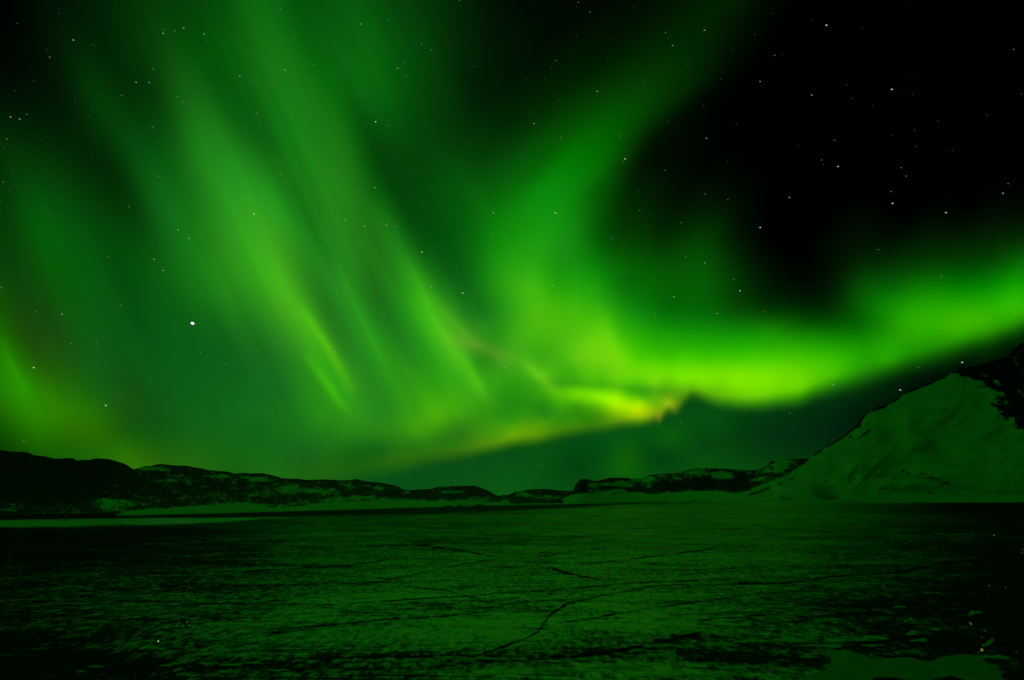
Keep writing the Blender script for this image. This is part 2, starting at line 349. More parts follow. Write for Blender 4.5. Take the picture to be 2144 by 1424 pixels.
PX = np.where(ok, W / 2 + F * DX / fw, 0); PY = np.where(ok, H / 2 - F * upc / fw, 0)
inr = ok & (PX > -900) & (PX < 3000) & (PY > -1000) & (PY < 1500)
T = np.zeros(DX.shape + (3,))
T[inr] = total_sky(PX[inr][None], np.minimum(PY[inr], 1060)[None])[0]
fade = np.clip((PX + 900) / 500, 0, 1) * np.clip((3000 - PX) / 500, 0, 1) * np.clip((PY + 1000) / 600, 0, 1)
T *= (fade * inr)[..., None]
L = lin(T)
# overhead and behind the camera the aurora goes on: broad soft bands over the zenith, stronger on the left
fadeall = np.where(inr, fade, 0.0)
nz = 0.75 + 0.35 * fbm(DX * 2.2 + 0.7 * DZ, DY * 1.3 + 3.1, 3, 8)
ov = OVER * nz * (0.60 - 0.62 * DX) * np.clip(DZ * 6 + 0.35, 0, 1)
L = L + (1 - fadeall)[..., None] * ov[..., None] * np.array([0.012, 1.0, 0.014])
# the diffuse airglow is the sky itself; what rises above it is aurora
cap = 98 - 62 * np.clip((PX - 1050) / 120, 0, 1) * np.clip((900 - PY) / 120, 0, 1)
below_edge = (PY > interp(EDGE, PX)) & (PX > 900)
cap = np.where(below_edge, 250, cap)
G = np.maximum(T[..., 1], 1e-3)
base = np.where(fadeall[..., None] < 0.999, L, L * (lin(np.minimum(cap, G)) / np.maximum(lin(G), 1e-9))[..., None])
rest = np.clip(L - base, 0, None)

def glow_mat(name, additive):
    nt = NT(name)
    em = nt.n("Emission", ins={0: nt.attr("glow").outputs["Color"], 1: 1.0}).outputs[0]
    if additive:
        tr = nt.n("BsdfTransparent").outputs[0]
        em = nt.n("AddShader", ins={0: em, 1: tr}).outputs[0]
    nt.link(em, nt.out.inputs[0])
    nt.m.cycles.emission_sampling = 'NONE'
    return nt.m
m_sky = glow_mat("night_sky_glow", True)   # air: it lets the light of the planet through
m_aur = glow_mat("aurora_glow", True)
nr, nc = DX.shape
idx = np.arange(nr * nc).reshape(nr, nc)
quads = np.stack([idx[:-1, :-1], idx[:-1, 1:], idx[1:, 1:], idx[1:, :-1]], -1).reshape(-1, 4)
def dome(name, R, cols, mask, mat):
    v = np.stack([DX * R, DY * R, DZ * R], -1).reshape(-1, 3)
    c = cols.reshape(-1, 3)
    q = quads if mask is None else quads[mask.reshape(-1)[quads].any(1)]
    used = np.unique(q); remap = np.full(len(v), -1); remap[used] = np.arange(len(used))
    o = mesh_obj(name, v[used], remap[q], mat)
    color_attr(o, "glow", c[used])
    return o
tag(dome("sky", 90000.0, base + np.array([0, 0.0002, 0.00003]), None, m_sky), kind="structure")

BANDS = [
 ("aurora_ray", "broad green aurora ray slanting down from the upper left to a sharp bright tip", "aurora", [(150,-300),(330,150),(470,420),(570,590),(660,690),(735,860)]),
 ("aurora_ray", "wide pale green aurora streak from the top edge, second ray from the bright planet", "aurora", [(500,-300),(600,100),(690,330),(740,480),(790,640),(850,790)]),
 ("aurora_ray", "short slender green aurora ray with a pinkish tail, left of the tall plume", "aurora", [(840,500),(890,620),(960,730),(1010,800)]),
 ("aurora_plume", "tall green aurora plume leaning right, rising from the centre towards the black sky", "aurora", [(1620,-150),(1500,60),(1340,230),(1200,380),(1140,520),(1130,640),(1180,720)]),
 ("aurora_arc", "brightest yellow-green aurora arc sweeping right to the snowy mountain", "aurora", [(1290,745),(1420,790),(1600,790),(1760,750),(1900,690),(2144,620),(2500,560)]),
 ("aurora_fringe", "low aurora fold with a yellow-orange lower edge ending in two jagged tips", "aurora", [(700,960),(850,900),(1000,890),(1130,860),(1250,835),(1380,850)]),
 ("aurora_glow", "dim olive green aurora glow over the dark hill at the left edge", "aurora", [(-400,500),(-50,720),(60,800),(160,880),(320,960)]),
]
def dist_to(poly):
    d = np.full(PX.shape, 1e9)
    for (x0, y0), (x1, y1) in zip(poly[:-1], poly[1:]):
        vx, vy = x1 - x0, y1 - y0
        t = np.clip(((PX - x0) * vx + (PY - y0) * vy) / (vx * vx + vy * vy), 0, 1)
        d = np.minimum(d, np.hypot(PX - x0 - t * vx, PY - y0 - t * vy))
    return d
DD = np.stack([dist_to(b[3]) for b in BANDS])
WT = np.exp(-(DD - DD.min(0)) / 14.0); WT /= WT.sum(0)
WT[WT < 0.03] = 0; WT /= WT.sum(0)
for k, (nm, lb, ct, _) in enumerate(BANDS):
    cols = rest * WT[k][..., None]
    mask = (cols[..., 1] > 0.0012) & (PY < 1100) & inr
    o = dome(nm, 80000.0 - 800 * k, cols, mask, m_aur)
    tag(o, lb, ct, "bands of the aurora")
# ------------------------------------------------------------------ hills and mountain round the frozen lake
SHORE = [(-1500,1100),(-400,1083),(0,1079),(300,1077),(700,1067),(1000,1058.5),(1200,1055),(1400,1050),(1560,1051),(1640,1053),(2144,1051.5),(2600,1052),(4200,1056)]

def rock_snow_mat(name, scale=1.0, grain=1.0, thr_soft=0.02, rough=3.0, snow_lo=(0.72, 0.74, 0.75), snow_hi=(0.86, 0.88, 0.88)):
    """Snow over dark rock: 'bare' says how much rock shows, noise on the surface breaks it up."""
    nt = NT(name)
    uv = nt.n("UVMap", uv_map="surface").outputs[0]
    bare = nt.attr("bare").outputs["Fac"]
    v1 = nt.mapping(uv, (1.6 * scale, 5.0 * scale, 1), (0, 0, 0.10))
    n1 = nt.noise(v1, 3.4, 9.0, 0.74, 0.9)
    v2 = nt.mapping(uv, (3.0 * scale, 9.0 * scale, 1), (0, 0, -0.16), (4.2, 1.3, 0))
    n2 = nt.noise(v2, 7.0, 7.0, 0.75, 0.5)
    n = nt.math('ADD', nt.math('MULTIPLY', n1, 0.68), nt.math('MULTIPLY', n2, 0.32 * grain))
    n = nt.math('ADD', nt.math('MULTIPLY', nt.math('SUBTRACT', n, 0.5), 3.5), 0.5)
    k = nt.math('SUBTRACT', bare, n)
    rock = nt.mapr(k, -thr_soft, thr_soft)
    geo = nt.n("NewGeometry").outputs["Position"]
    nr_ = nt.noise(geo, 0.05, 6.0, 0.6)
    rockc = nt.mixc(nr_, (0.003, 0.003, 0.003), (0.014, 0.013, 0.012))
    ns = nt.noise(nt.mapping(uv, (0.8, 2.2, 1), (0, 0, 0.3)), 1.6, 5.0, 0.55, 0.8)
    snowc = nt.mixc(nt.mapr(ns, 0.35, 0.68), snow_lo, snow_hi)
    st = nt.attr("warm_light").outputs["Fac"]
    snowc = nt.mixc(st, snowc, (1.0, 0.58, 0.20))  # warm light falling on the slope, mixed into the snow colour
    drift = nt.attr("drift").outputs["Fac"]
    snowc = nt.mixc(drift, snowc, (0.24, 0.26, 0.28))  # shading of the wind drifts painted as darker snow
    col = nt.mixc(rock, snowc, rockc)
    bump = nt.n("Bump", ins={"Strength": 0.5, "Distance": rough, "Height": nt.math('ADD', nt.noise(geo, 0.12, 6.0, 0.65), nt.math('MULTIPLY', rock, 0.8))}).outputs[0]
    b = nt.n("BsdfPrincipled", ins={"Base Color": col, "Roughness": 0.85, "Normal": bump, "Specular IOR Level": 0.15})
    nt.link(b.outputs[0], nt.out.inputs[0])
    return nt.m

def hill(name, crest, base, depth, mat, bare_fn, label=None, cat=None, kind="structure", rough=1.4, step=4.0, rows=70, back=1.35,
         warm_light_fn=None, drift_shade_fn=None, bulge=None, power=1.0, seed=0, wob=0.03):
    """A ridge as a height field: from the shore up to its crest, then down behind it.
    crest: outline of the top, base: where it meets the ice, depth: distance of the crest."""
    x0, x1 = crest[0][0], crest[-1][0]
    xs = np.arange(x0, x1 + 0.1, step)
    vc = interp(crest, xs); vb = interp(base, xs)
    vc = vc - rough * fbm(xs / 16.0, xs * 0 + seed, 4, seed) * np.clip((vb - vc) / 20.0, 0, 1)
    vc = np.minimum(vc, vb - 0.3)
    Yb = F * CAM_H / (vb - HORIZON) ; Yb = np.minimum(Yb, interp(depth, xs) * 0.97)
    Yc = interp(depth, xs)
    t = np.linspace(0, 1, rows) ** 1.15
    X, Tt = np.meshgrid(xs, t)
    VB, VC, YB, YC = [np.broadcast_to(a, X.shape) for a in (vb, vc, Yb, Yc)]
    V = VB + (VC - VB) * Tt
    hgt = (VB - VC)
    V = V + np.sin(math.pi * Tt) * 0.5 * fbm(X / 30.0, Tt * hgt / 18.0, 4, seed + 5)
    D = YB + (YC - YB) * Tt ** power
    D = D * (1 + wob * np.sin(math.pi * Tt) * fbm(X / 70.0, Tt * hgt / 40.0, 5, seed + 9) * np.clip(hgt / 60, 0, 1))
    if bulge is not None: D = D * (1 + bulge(X, V, Tt))
    cx = (X - W / 2) / F; cy = (H / 2 - V) / F
    dy = cp - sp_ * cy; dz = sp_ + cp * cy
    k = D / dy
    pos = np.stack([cx * k, D, CAM_H + dz * k], -1)
    pos[0, :, 2] = -1.5
    # behind the crest
    nb = 14
    last = pos[-1]; bk = []
    for j in range(1, nb + 1):
        u = j / nb
        p = last.copy(); s = 1 + (back - 1) * u
        p[:, 0] *= s; p[:, 1] *= s
        p[:, 2] = last[:, 2] * (1 - u ** 1.3) - 3 * u + 0.03 * last[:, 2] * u * (1 - u) * vnoise(xs / 25.0, xs * 0 + j * 0.7, seed)
        bk.append(p)
    pos = np.concatenate([pos, np.array(bk)])
    nrw = len(pos)
    ii = np.arange(nrw * len(xs)).reshape(nrw, len(xs))
    q = np.stack([ii[:-1, :-1], ii[:-1, 1:], ii[1:, 1:], ii[1:, :-1]], -1).reshape(-1, 4)
    o = mesh_obj(name, pos.reshape(-1, 3), q, mat, smooth=True)
    ext = lambda a, fill=None: np.concatenate([a, np.repeat(a[-1:], nb, 0) if fill is None else np.full((nb, a.shape[1]), fill)])
    float_attr(o, "bare", ext(bare_fn(X, V, Tt)))
    float_attr(o, "warm_light", ext(warm_light_fn(X, V, Tt) if warm_light_fn else X * 0))
    float_attr(o, "drift", ext(drift_shade_fn(X, V, Tt) if drift_shade_fn else X * 0))
    U = ext(X) / 100.0; VV = np.concatenate([V, V[-1:] - 4.0 * np.arange(1, nb + 1)[:, None]]) / 100.0
    uvl = o.data.uv_layers.new(name="surface")
    li = np.empty(len(o.data.loops), dtype=np.int32); o.data.loops.foreach_get("vertex_index", li)
    uvl.data.foreach_set("uv", np.stack([U.ravel()[li], VV.ravel()[li]], -1).astype(np.float32).ravel())
    tag(o, label, cat, None, kind)
    return o

def blob(X, V, cx, cy, rx, ry, rot=0.0):
    c, s = math.cos(rot), math.sin(rot)
    a = ((X - cx) * c + (V - cy) * s) / rx; b = (-(X - cx) * s + (V - cy) * c) / ry
    return np.exp(-(a * a + b * b))
def band(X, V, poly, w):
    d = np.full(X.shape, 1e9)
    for (x0, y0), (x1, y1) in zip(poly[:-1], poly[1:]):
        vx, vy = x1 - x0, y1 - y0
        t = np.clip(((X - x0) * vx + (V - y0) * vy) / (vx * vx + vy * vy), 0, 1)
        d = np.minimum(d, np.hypot(X - x0 - t * vx, V - y0 - t * vy))
    return np.exp(-(d / w) ** 2)

# --- left: the dark hill at the edge, then the long ridge
m_dark = rock_snow_mat("rocky_hillside")
def bare_edge_hill(X, V, T):
    b = 0.80 + 0.0 * X
    b += 0.10 * np.clip((1040 - V) / 60, -0.5, 1)
    b -= 0.50 * blob(X, V, 225, 1055, 40, 13) + 0.26 * blob(X, V, 130, 1066, 60, 10) + 0.30 * blob(X, V, 20, 1062, 40, 10)
    b -= 0.12 * blob(X, V, 300, 1050, 90, 22)
    b -= 0.8 * np.clip((V - interp([(240,1078),(262,1070),(320,1062),(380,1058)], X)) / 5, 0, 1)
    b += 0.12 * (X < 215)
    return b
hill("hill", [(-900,990),(-500,965),(-200,940),(0,943),(40,946),(55,947),(70,952),(95,957),(120,961),(150,959),(162,963),(200,961),(225,961),(245,965),(262,972),(277,981),(300,996),(330,1020),(360,1050),(380,1074)],
     SHORE, [(-900,700),(0,900),(380,760)], m_dark, bare_edge_hill, seed=3, rows=80)
def bare_ridge(X, V, T):
    b = 0.72 + 0 * X
    foot = interp([(250,1062),(340,1062),(420,1055),(500,1049),(560,1053),(650,1047),(700,1040),(760,1034),(800,1040),(900,1046),(1000,1046),(1100,1052)], X)
    b -= 0.65 * np.clip((V - foot) / 7.0, 0, 1)
    b += 0.45 * band(X, V, [(560,1062),(640,1056),(700,1050),(790,1046)], 4)
    b += 0.5 * band(X, V, [(930,1060),(980,1057),(1020,1058)], 2.5)
    b += 0.18 * np.clip((V - 1066) / 4.0, 0, 1) * np.clip((520 - X) / 150, 0, 1)
    for cx, cy, rx, ry, a in [(315,981,22,4,.5),(345,984,14,4,.3),(350,1006,40,4,.28),(460,997,24,4,.45),(550,1004,32,5,.45),(520,1000,30,4,.25),(610,1024,22,10,.38),(670,1030,34,8,.36),(560,1030,40,10,.22),(290,1036,18,4,.4),(730,1016,10,7,.45),(795,1022,12,4,.5),(850,1031,14,3,.45),(950,1030,28,4,.42),(640,1003,24,3,.2),(1000,1044,24,5,.3),(430,1040,50,6,.15)]:
        b -= a * blob(X, V, cx, cy, rx, ry)
    b += 0.25 * np.clip((0.06 - (1 - T)) / 0.06, 0, 1) * (X > 345)
    b += 0.3 * blob(X, V, 1000, 1028, 40, 8) + 0.25 * blob(X, V, 870, 1034, 50, 5)
    return b
hill("hill", [(215,1050),(240,1010),(262,992),(283,981),(300,977),(320,974),(340,972),(365,974),(392,975),(410,979),(440,985),(480,988),(490,991),(540,991),(565,993),(590,1001),(600,1002),(640,1004),(700,1005),(735,1006),(746,1003),(760,1007),(800,1011),(830,1018),(845,1025),(870,1026),(900,1024),(925,1019),(960,1017),(995,1017),(1010,1022),(1030,1032),(1045,1040),(1070,1050),(1085,1056)],
     SHORE, [(215,1000),(700,1500),(1085,1500)], m_dark, bare_ridge, seed=11, rows=64, step=3.0, rough=1.0)
def bare_knoll(X, V, T):
    b = 0.74 + 0 * X
    foot = interp([(1000,1042),(1060,1046),(1110,1051),(1160,1050),(1200,1053)], X)
    b -= 0.5 * np.clip((V - foot) / 4.0, 0, 1)
    b += 0.6 * band(X, V, [(1070,1053),(1120,1051),(1180,1051)], 2.0)
    b -= 0.45 * blob(X, V, 1100, 1036, 20, 4) + 0.42 * blob(X, V, 1150, 1041, 28, 3.5) + 0.3 * blob(X, V, 1040, 1044, 15, 4)
    return b
hill("hill", [(1000,1056),(1030,1046),(1050,1037),(1062,1036),(1080,1029),(1110,1025),(1140,1024),(1170,1027),(1200,1028),(1225,1030),(1250,1040),(1262,1052)],
     SHORE, [(1000,1700),(1262,1700)], m_dark, bare_knoll, seed=21, rows=44, step=3.0, rough=0.9)
def bare_mid(X, V, T):
    b = 0.66 + 0 * X
    foot = interp([(1080,1040),(1150,1040),(1190,1036),(1215,1032),(1250,1030),(1300,1022),(1360,1034),(1420,1030),(1480,1026),(1540,1030),(1570,1022),(1620,1004),(1700,980)], X)
    b -= 0.75 * np.clip((V - foot) / 5.0, 0, 1)
    b += 0.55 * blob(X, V, 1215, 1020, 16, 14) + 0.25 * blob(X, V, 1300, 1003, 40, 4)
    b += 0.6 * band(X, V, [(1445,1051),(1480,1046),(1520,1038),(1570,1028),(1610,1020)], 4)
    b += 0.5 * band(X, V, [(1380,1018),(1440,1012),(1500,1016),(1560,1014)], 9)
    b += 0.5 * band(X, V, [(1255,1040),(1290,1034),(1330,1027),(1350,1024)], 3.5) + 0.35 * band(X, V, [(1380,1040),(1450,1034),(1530,1030)], 2.5)
    b += 0.22 * np.clip(fbm(X / 26.0, V / 7.0, 4, 19), -0.4, 1)
    for cx, cy, rx, ry, a in [(1240,1016,12,7,.6),(1268,1014,14,4,.6),(1300,1010,12,3,.5),(1355,1003,34,7,.55),(1310,1016,26,5,.4),(1450,989,18,4,.6),(1512,994,24,7,.7),(1580,1003,24,4,.4),(1640,973,16,10,.55),(1625,985,16,6,.4),(1420,1003,20,3,.3),(1660,1000,30,5,.5),(1490,1032,60,4,.4),(1400,1040,120,6,.6)]:
        b -= a * blob(X, V, cx, cy, rx, ry)
    return b
hill("hill", [(1080,1057),(1110,1055),(1150,1051),(1180,1044),(1194,1036),(1200,1028),(1205,1015),(1215,1004),(1228,1003),(1250,1008),(1275,1001),(1295,1000),(1330,1003),(1345,1000),(1365,994),(1400,991),(1420,990),(1440,983),(1460,980),(1500,980),(1540,983),(1570,984),(1590,982),(1605,975),(1615,965),(1625,959),(1650,959),(1690,960),(1730,975),(1780,1010),(1810,1048)],
     SHORE, [(1080,1150),(1165,1300),(1230,1500),(1340,2300),(1810,2600)], m_dark, bare_mid, seed=31, rows=60, step=3.0, rough=1.1)

# --- right: the big snow slope with its rocky crest
m_snow = rock_snow_mat("snow_slope", scale=0.8, rough=0.9, snow_lo=(0.54, 0.56, 0.57), snow_hi=(0.72, 0.74, 0.75))
RC = [(1380,1050.5),(1440,1048),(1500,1043),(1560,1032),(1620,1008),(1660,986),(1690,965),(1712,945),(1745,927),(1780,902),(1795,890),(1800,880),(1812,868),(1830,857),(1850,850),(1870,838),(1900,820),(1930,808),(1960,795),(2000,777),(2030,768),(2060,762),(2090,752),(2110,745),(2120,735),(2135,720),(2144,716),(2200,690),(2300,640),(2450,600),(2700,640),(3000,760),(3400,900),(3800,1000),(4200,1050)]
def bare_slope(X, V, T):
    c = interp(RC, X)
    b = 0.06 + 0 * X
    b += 0.5 * np.clip(fbm(X / 18.0, V / 10.0, 4, 23) - 0.25, 0, 1) * np.exp(-np.clip(V - interp(RC, X), 0, 99) / 16.0) * (X > 1700)
    b += 0.6 * np.clip(fbm(X / 22.0, V / 6.0, 4, 29) - 0.45, 0, 1) * (V > 985) * (V < 1044)
    b += 1.25 * np.exp(-((V - c) / 4.2) ** 2) * (X > 1705) * (0.8 + 0.5 * vnoise(X / 14.0, X * 0, 4))
    b += 0.9 * band(X, V, [(1800,884),(1798,892)], 5) + 0.75 * blob(X, V, 1781, 914, 6, 4) + 0.65 * band(X, V, [(1795,918),(1822,901)], 2.6)
    up = interp([(1960,795),(2000,790),(2030,800),(2060,812),(2080,830),(2144,870),(2260,930),(2500,980)], X)
    lft = interp([(760,1990),(800,2030),(820,2085),(850,2082),(870,2095),(890,2125),(930,2200),(1000,2330)], V)
    inside = np.clip((up - V) / 14.0, -1, 1)
    e = 0.62 * np.clip((X - lft) / 30.0, -1, 1)
    b += np.where(X > 1985, 0.50 + e, 0) * np.clip((X - 1985) / 30, 0, 1)
    b -= 0.3 * blob(X, V, 2055, 800, 30, 6) * (X > 2000)
    b -= np.where(X > 2000, 0.85 * np.clip(fbm((X + 0.6 * V) / 20.0, (V - 0.5 * X) / 8.0, 4, 61) - 0.02, 0, 1), 0) * (V > interp(RC, X) + 14)
    b += 0.6 * band(X, V, [(1480,1051),(1530,1044),(1580,1033),(1620,1018),(1660,1002)], 4.0) * 0.85
    b += 0.55 * band(X, V, [(1890,985),(1900,990)], 4) + 0.42 * band(X, V, [(1925,990),(1960,1002),(1985,1012)], 3)
    b += 0.55 * band(X, V, [(1718,1048),(1735,1044),(1748,1040)], 3.0) + 0.40 * band(X, V, [(1636,1046),(1656,1045)], 2.5)
    return np.clip(b, 0, 1.3)
def warm_light_slope(X, V, T):
    return np.clip(1.1 * blob(X, V, 2012, 809, 30, 8, -0.33) + 0.45 * blob(X, V, 1930, 844, 16, 3), 0, 0.85)  # pool of orange lamp light painted on the snow
def drift_shade_slope(X, V, T):
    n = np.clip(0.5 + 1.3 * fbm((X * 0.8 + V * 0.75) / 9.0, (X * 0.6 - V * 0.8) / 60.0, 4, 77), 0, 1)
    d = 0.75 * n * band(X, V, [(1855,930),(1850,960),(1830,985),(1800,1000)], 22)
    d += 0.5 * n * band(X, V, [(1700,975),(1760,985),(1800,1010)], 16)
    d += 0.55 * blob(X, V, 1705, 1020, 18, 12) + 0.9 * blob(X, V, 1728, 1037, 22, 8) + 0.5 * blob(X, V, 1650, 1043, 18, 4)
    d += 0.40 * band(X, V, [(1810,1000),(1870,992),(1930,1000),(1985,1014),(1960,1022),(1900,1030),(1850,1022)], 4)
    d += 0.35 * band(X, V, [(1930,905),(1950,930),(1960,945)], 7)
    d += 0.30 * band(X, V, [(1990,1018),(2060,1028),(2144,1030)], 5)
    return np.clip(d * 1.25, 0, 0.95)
def bulge_slope(X, V, T):
    return (-0.05 * blob(X, V, 1780, 985, 60, 22, -0.5) + 0.05 * blob(X, V, 1735, 1030, 30, 12) - 0.03 * blob(X, V, 1900, 1010, 90, 14)
            + 0.02 * fbm((X + V) / 80.0, (X - V) / 200.0, 3, 5) * np.sin(math.pi * T))
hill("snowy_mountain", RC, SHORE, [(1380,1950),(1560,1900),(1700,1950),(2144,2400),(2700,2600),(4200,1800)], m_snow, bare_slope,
     warm_light_fn=warm_light_slope, drift_shade_fn=drift_shade_slope, bulge=bulge_slope, seed=41, rows=150, step=3.5, rough=2.0, back=1.4, power=1.1, wob=0.015)
# ------------------------------------------------------------------ the frozen lake
def lake_mat():
    nt = NT("wind_blown_lake_ice")
    pos = nt.n("NewGeometry").outputs["Position"]
    cover = nt.attr("cover").outputs["Fac"]
    v0 = nt.mapping(pos, (2.0, 0.55, 1), (0, 0, 0.04), (5, 2, 0))
    grain = nt.noise(v0, 1.0, 5.0, 0.72, 0.5)
    v = nt.mapping(pos, (0.85, 0.62, 1), (0, 0, 0.05))
    fine = nt.noise(v, 1.0, 7.0, 0.72, 0.7)
    v2 = nt.mapping(pos, (0.06, 0.09, 1), (0, 0, 0.08), (3, 7, 0))
    mid = nt.noise(v2, 1.0, 6.0, 0.62, 0.8)
    v3 = nt.mapping(pos, (0.004, 0.012, 1), (0, 0, 0.05), (1, 2, 0))
    big = nt.noise(v3, 1.0, 4.0, 0.6, 0.6)
    n = nt.math('ADD', nt.math('ADD', nt.math('MULTIPLY', fine, 0.34), nt.math('MULTIPLY', grain, 0.34)), nt.math('ADD', nt.math('MULTIPLY', mid, 0.20), nt.math('MULTIPLY', big, 0.12)))
    n = nt.math('ADD', nt.math('MULTIPLY', nt.math('SUBTRACT', n, 0.5), 4.6), 0.5)
    v4 = nt.mapping(pos, (0.012, 0.075, 1), (0, 0, 0.07), (9, 4, 0))
    ln = nt.math('ABSOLUTE', nt.math('SUBTRACT', nt.noise(v4, 1.0, 5.0, 0.6, 1.2), 0.5))
    ln = nt.mapr(ln, 0.0, 0.012, 0.5, 0.0)
    v5 = nt.mapping(pos, (0.05, 0.2, 1), (0, 0, 0.1), (2, 14, 0))
    l2 = nt.math('ABSOLUTE', nt.math('SUBTRACT', nt.noise(v5, 1.0, 4.0, 0.6, 1.5), 0.5))
    ln = nt.math('MAXIMUM', ln, nt.mapr(l2, 0.0, 0.010, 0.35, 0.0))
    snow = nt.mapr(nt.math('SUBTRACT', nt.math('SUBTRACT', nt.math('ADD', cover, 0.01), ln), n), -0.26, 0.26)
    h = nt.math('ADD', nt.math('MULTIPLY', grain, 0.30), nt.math('MULTIPLY', fine, 0.7))
    nb_ = nt.n("Bump", ins={"Strength": 1.0, "Distance": 0.9, "Height": h}).outputs[0]
    ice = nt.n("BsdfDiffuse", ins={"Color": (0.012, 0.016, 0.016, 1), "Normal": nb_}).outputs[0]
    crust = nt.n("BsdfDiffuse", ins={"Color": (0.80, 0.82, 0.80, 1), "Normal": nb_}).outputs[0]
    mx0 = nt.n("MixShader", ins={0: snow, 1: ice, 2: crust}).outputs[0]
    gl = nt.n("BsdfGlossy", ins={"Color": (0.45, 1.0, 0.6, 1), "Roughness": 0.32, "Normal": nb_}).outputs[0]
    mx = nt.n("MixShader", ins={0: nt.mapr(snow, 0.0, 1.0, 0.015, 0.36), 1: mx0, 2: gl})
    nt.link(mx.outputs[0], nt.out.inputs[0])
    return nt.m
m_ice = lake_mat()
# one sheet to the horizon, its grid finer towards the camera
vs = np.concatenate([[1040.28, 1041, 1043], np.arange(1045, 1110, 1.5), np.arange(1110, 1430, 4.0), np.arange(1440, 2400, 60), [4000, 12000]])
us = np.concatenate([np.arange(-8000, -600, 600), np.arange(-600, 2760, 12.0), np.arange(2800, 10300, 600)])
U, V = np.meshgrid(us, vs)
Y = F * CAM_H / (V - HORIZON) * 1.0
d_y = cp - sp_ * (H / 2 - V) / F
d_z = sp_ + cp * (H / 2 - V) / F
k = -CAM_H / d_z
XX = (U - W / 2) / F * k; YY = d_y * k; ZZ = np.zeros_like(XX)
row0 = np.stack([XX, YY, ZZ], -1)
back = np.stack([np.linspace(-70000, 70000, len(us)), np.full(len(us), -30000.0), np.zeros(len(us))], -1)[None]
row0 = np.concatenate([row0, back])
nrw, ncl = row0.shape[:2]
ii = np.arange(nrw * ncl).reshape(nrw, ncl)
q = np.stack([ii[1:, :-1], ii[1:, 1:], ii[:-1, 1:], ii[:-1, :-1]], -1).reshape(-1, 4)
lake = mesh_obj("frozen_lake", row0.reshape(-1, 3), q, m_ice)
# how much thin snow lies on the ice (0 clear dark ice, 1 closed crust); bared at the sides to paint in corner darkening
COVER = {
 1052: [(0,.2),(1400,.3),(1600,.62),(1900,.35),(2000,.02),(2144,0)],
 1066: [(0,.0),(600,.1),(700,.28),(1100,.35),(1300,.55),(1700,.5),(1900,.2),(2000,.05),(2144,0)],
 1086: [(0,.1),(400,.18),(700,.38),(900,.42),(1200,.5),(1600,.52),(1800,.36),(2000,.12),(2144,0)],
 1110: [(0,.03),(300,.03),(450,.14),(700,.40),(1000,.38),(1300,.50),(1700,.45),(1850,.28),(2050,.10),(2144,0)],
 1150: [(0,0),(300,.05),(450,.14),(700,.42),(1000,.44),(1300,.52),(1600,.48),(1850,.32),(2050,.12),(2144,.02)],
 1200: [(0,.06),(200,.16),(450,.24),(700,.46),(1000,.55),(1400,.56),(1700,.46),(1900,.32),(2100,.12),(2144,.05)],
 1260: [(0,.20),(200,.30),(400,.34),(650,.56),(1000,.66),(1300,.62),(1600,.50),(1800,.40),(2000,.14),(2144,.0)],
 1310: [(0,.18),(200,.28),(400,.32),(650,.50),(1000,.66),(1300,.60),(1500,.48),(1700,.38),(1850,.22),(2000,.05),(2144,0)],
 1360: [(0,.0),(200,.12),(400,.24),(650,.46),(900,.52),(1200,.48),(1500,.40),(1700,.32),(1900,.18),(2144,0)],
 1424: [(0,.0),(150,.04),(350,.30),(650,.34),(900,.38),(1150,.55),(1350,.55),(1500,.36),(1700,.34),(2144,.1)],
}
ky = sorted(COVER)
tab = np.stack([interp(COVER[y], us) for y in ky])
def cover_at(vv):
    j = np.interp(vv, ky, np.arange(len(ky)))
    a = np.floor(j).astype(int); b = np.minimum(a + 1, len(ky) - 1); f = (j - a)[:, None]
    return tab[a] * (1 - f) + tab[b] * f
cv = cover_at(vs)
# the closed snow strip along the left shore
strip_lo = interp([(-600,1087),(0,1088),(300,1084),(480,1083),(620,1082),(720,1078)], U)
strip_hi = interp([(-600,1108),(0,1105),(220,1102),(420,1098),(560,1088),(720,1080)], U)
strip_hi = strip_hi + 2.0 * fbm(U / 60.0, U * 0, 4, 5)
s = np.clip((V - strip_lo) / 1.5, 0, 1) * np.clip((strip_hi + 2 - V) / 6.0, 0, 1) * (U < 720)
cv = np.maximum(cv, s * 0.68)
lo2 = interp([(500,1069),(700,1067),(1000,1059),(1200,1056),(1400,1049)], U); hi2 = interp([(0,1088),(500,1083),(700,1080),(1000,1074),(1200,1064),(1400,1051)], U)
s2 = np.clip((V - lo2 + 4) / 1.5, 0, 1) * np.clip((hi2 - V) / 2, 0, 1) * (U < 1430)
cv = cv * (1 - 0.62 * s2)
def dip(poly, w, a):
    d = np.full(U.shape, 1e9)
    for (x0, y0), (x1, y1) in zip(poly[:-1], poly[1:]):
        t = np.clip(((U - x0) * (x1 - x0) + (V - y0) * (y1 - y0)) / ((x1 - x0) ** 2 + (y1 - y0) ** 2), 0, 1)
        d = np.minimum(d, np.hypot((U - x0 - t * (x1 - x0)) * 0.5, V - y0 - t * (y1 - y0)))
    return a * np.exp(-(d / w) ** 2)
cv = cv - dip([(330,1394),(520,1392),(700,1380),(900,1375),(1060,1378),(1200,1372),(1330,1360),(1420,1342)], 9, 0.30) - dip([(560,1404),(800,1400),(1000,1394)], 5, 0.2) \
        - dip([(1440,1368),(1560,1380),(1700,1392)], 12, 0.24) - dip([(1420,1330),(1600,1352),(1850,1350)], 8, 0.22) - dip([(1780,1300),(1900,1330),(2010,1350)], 22, 0.22)
cv = np.clip(cv, -0.1, 1)
cv = np.where(U < -600, 0.2, cv)
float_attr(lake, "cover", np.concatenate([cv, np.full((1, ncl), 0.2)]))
tag(lake, kind="structure")

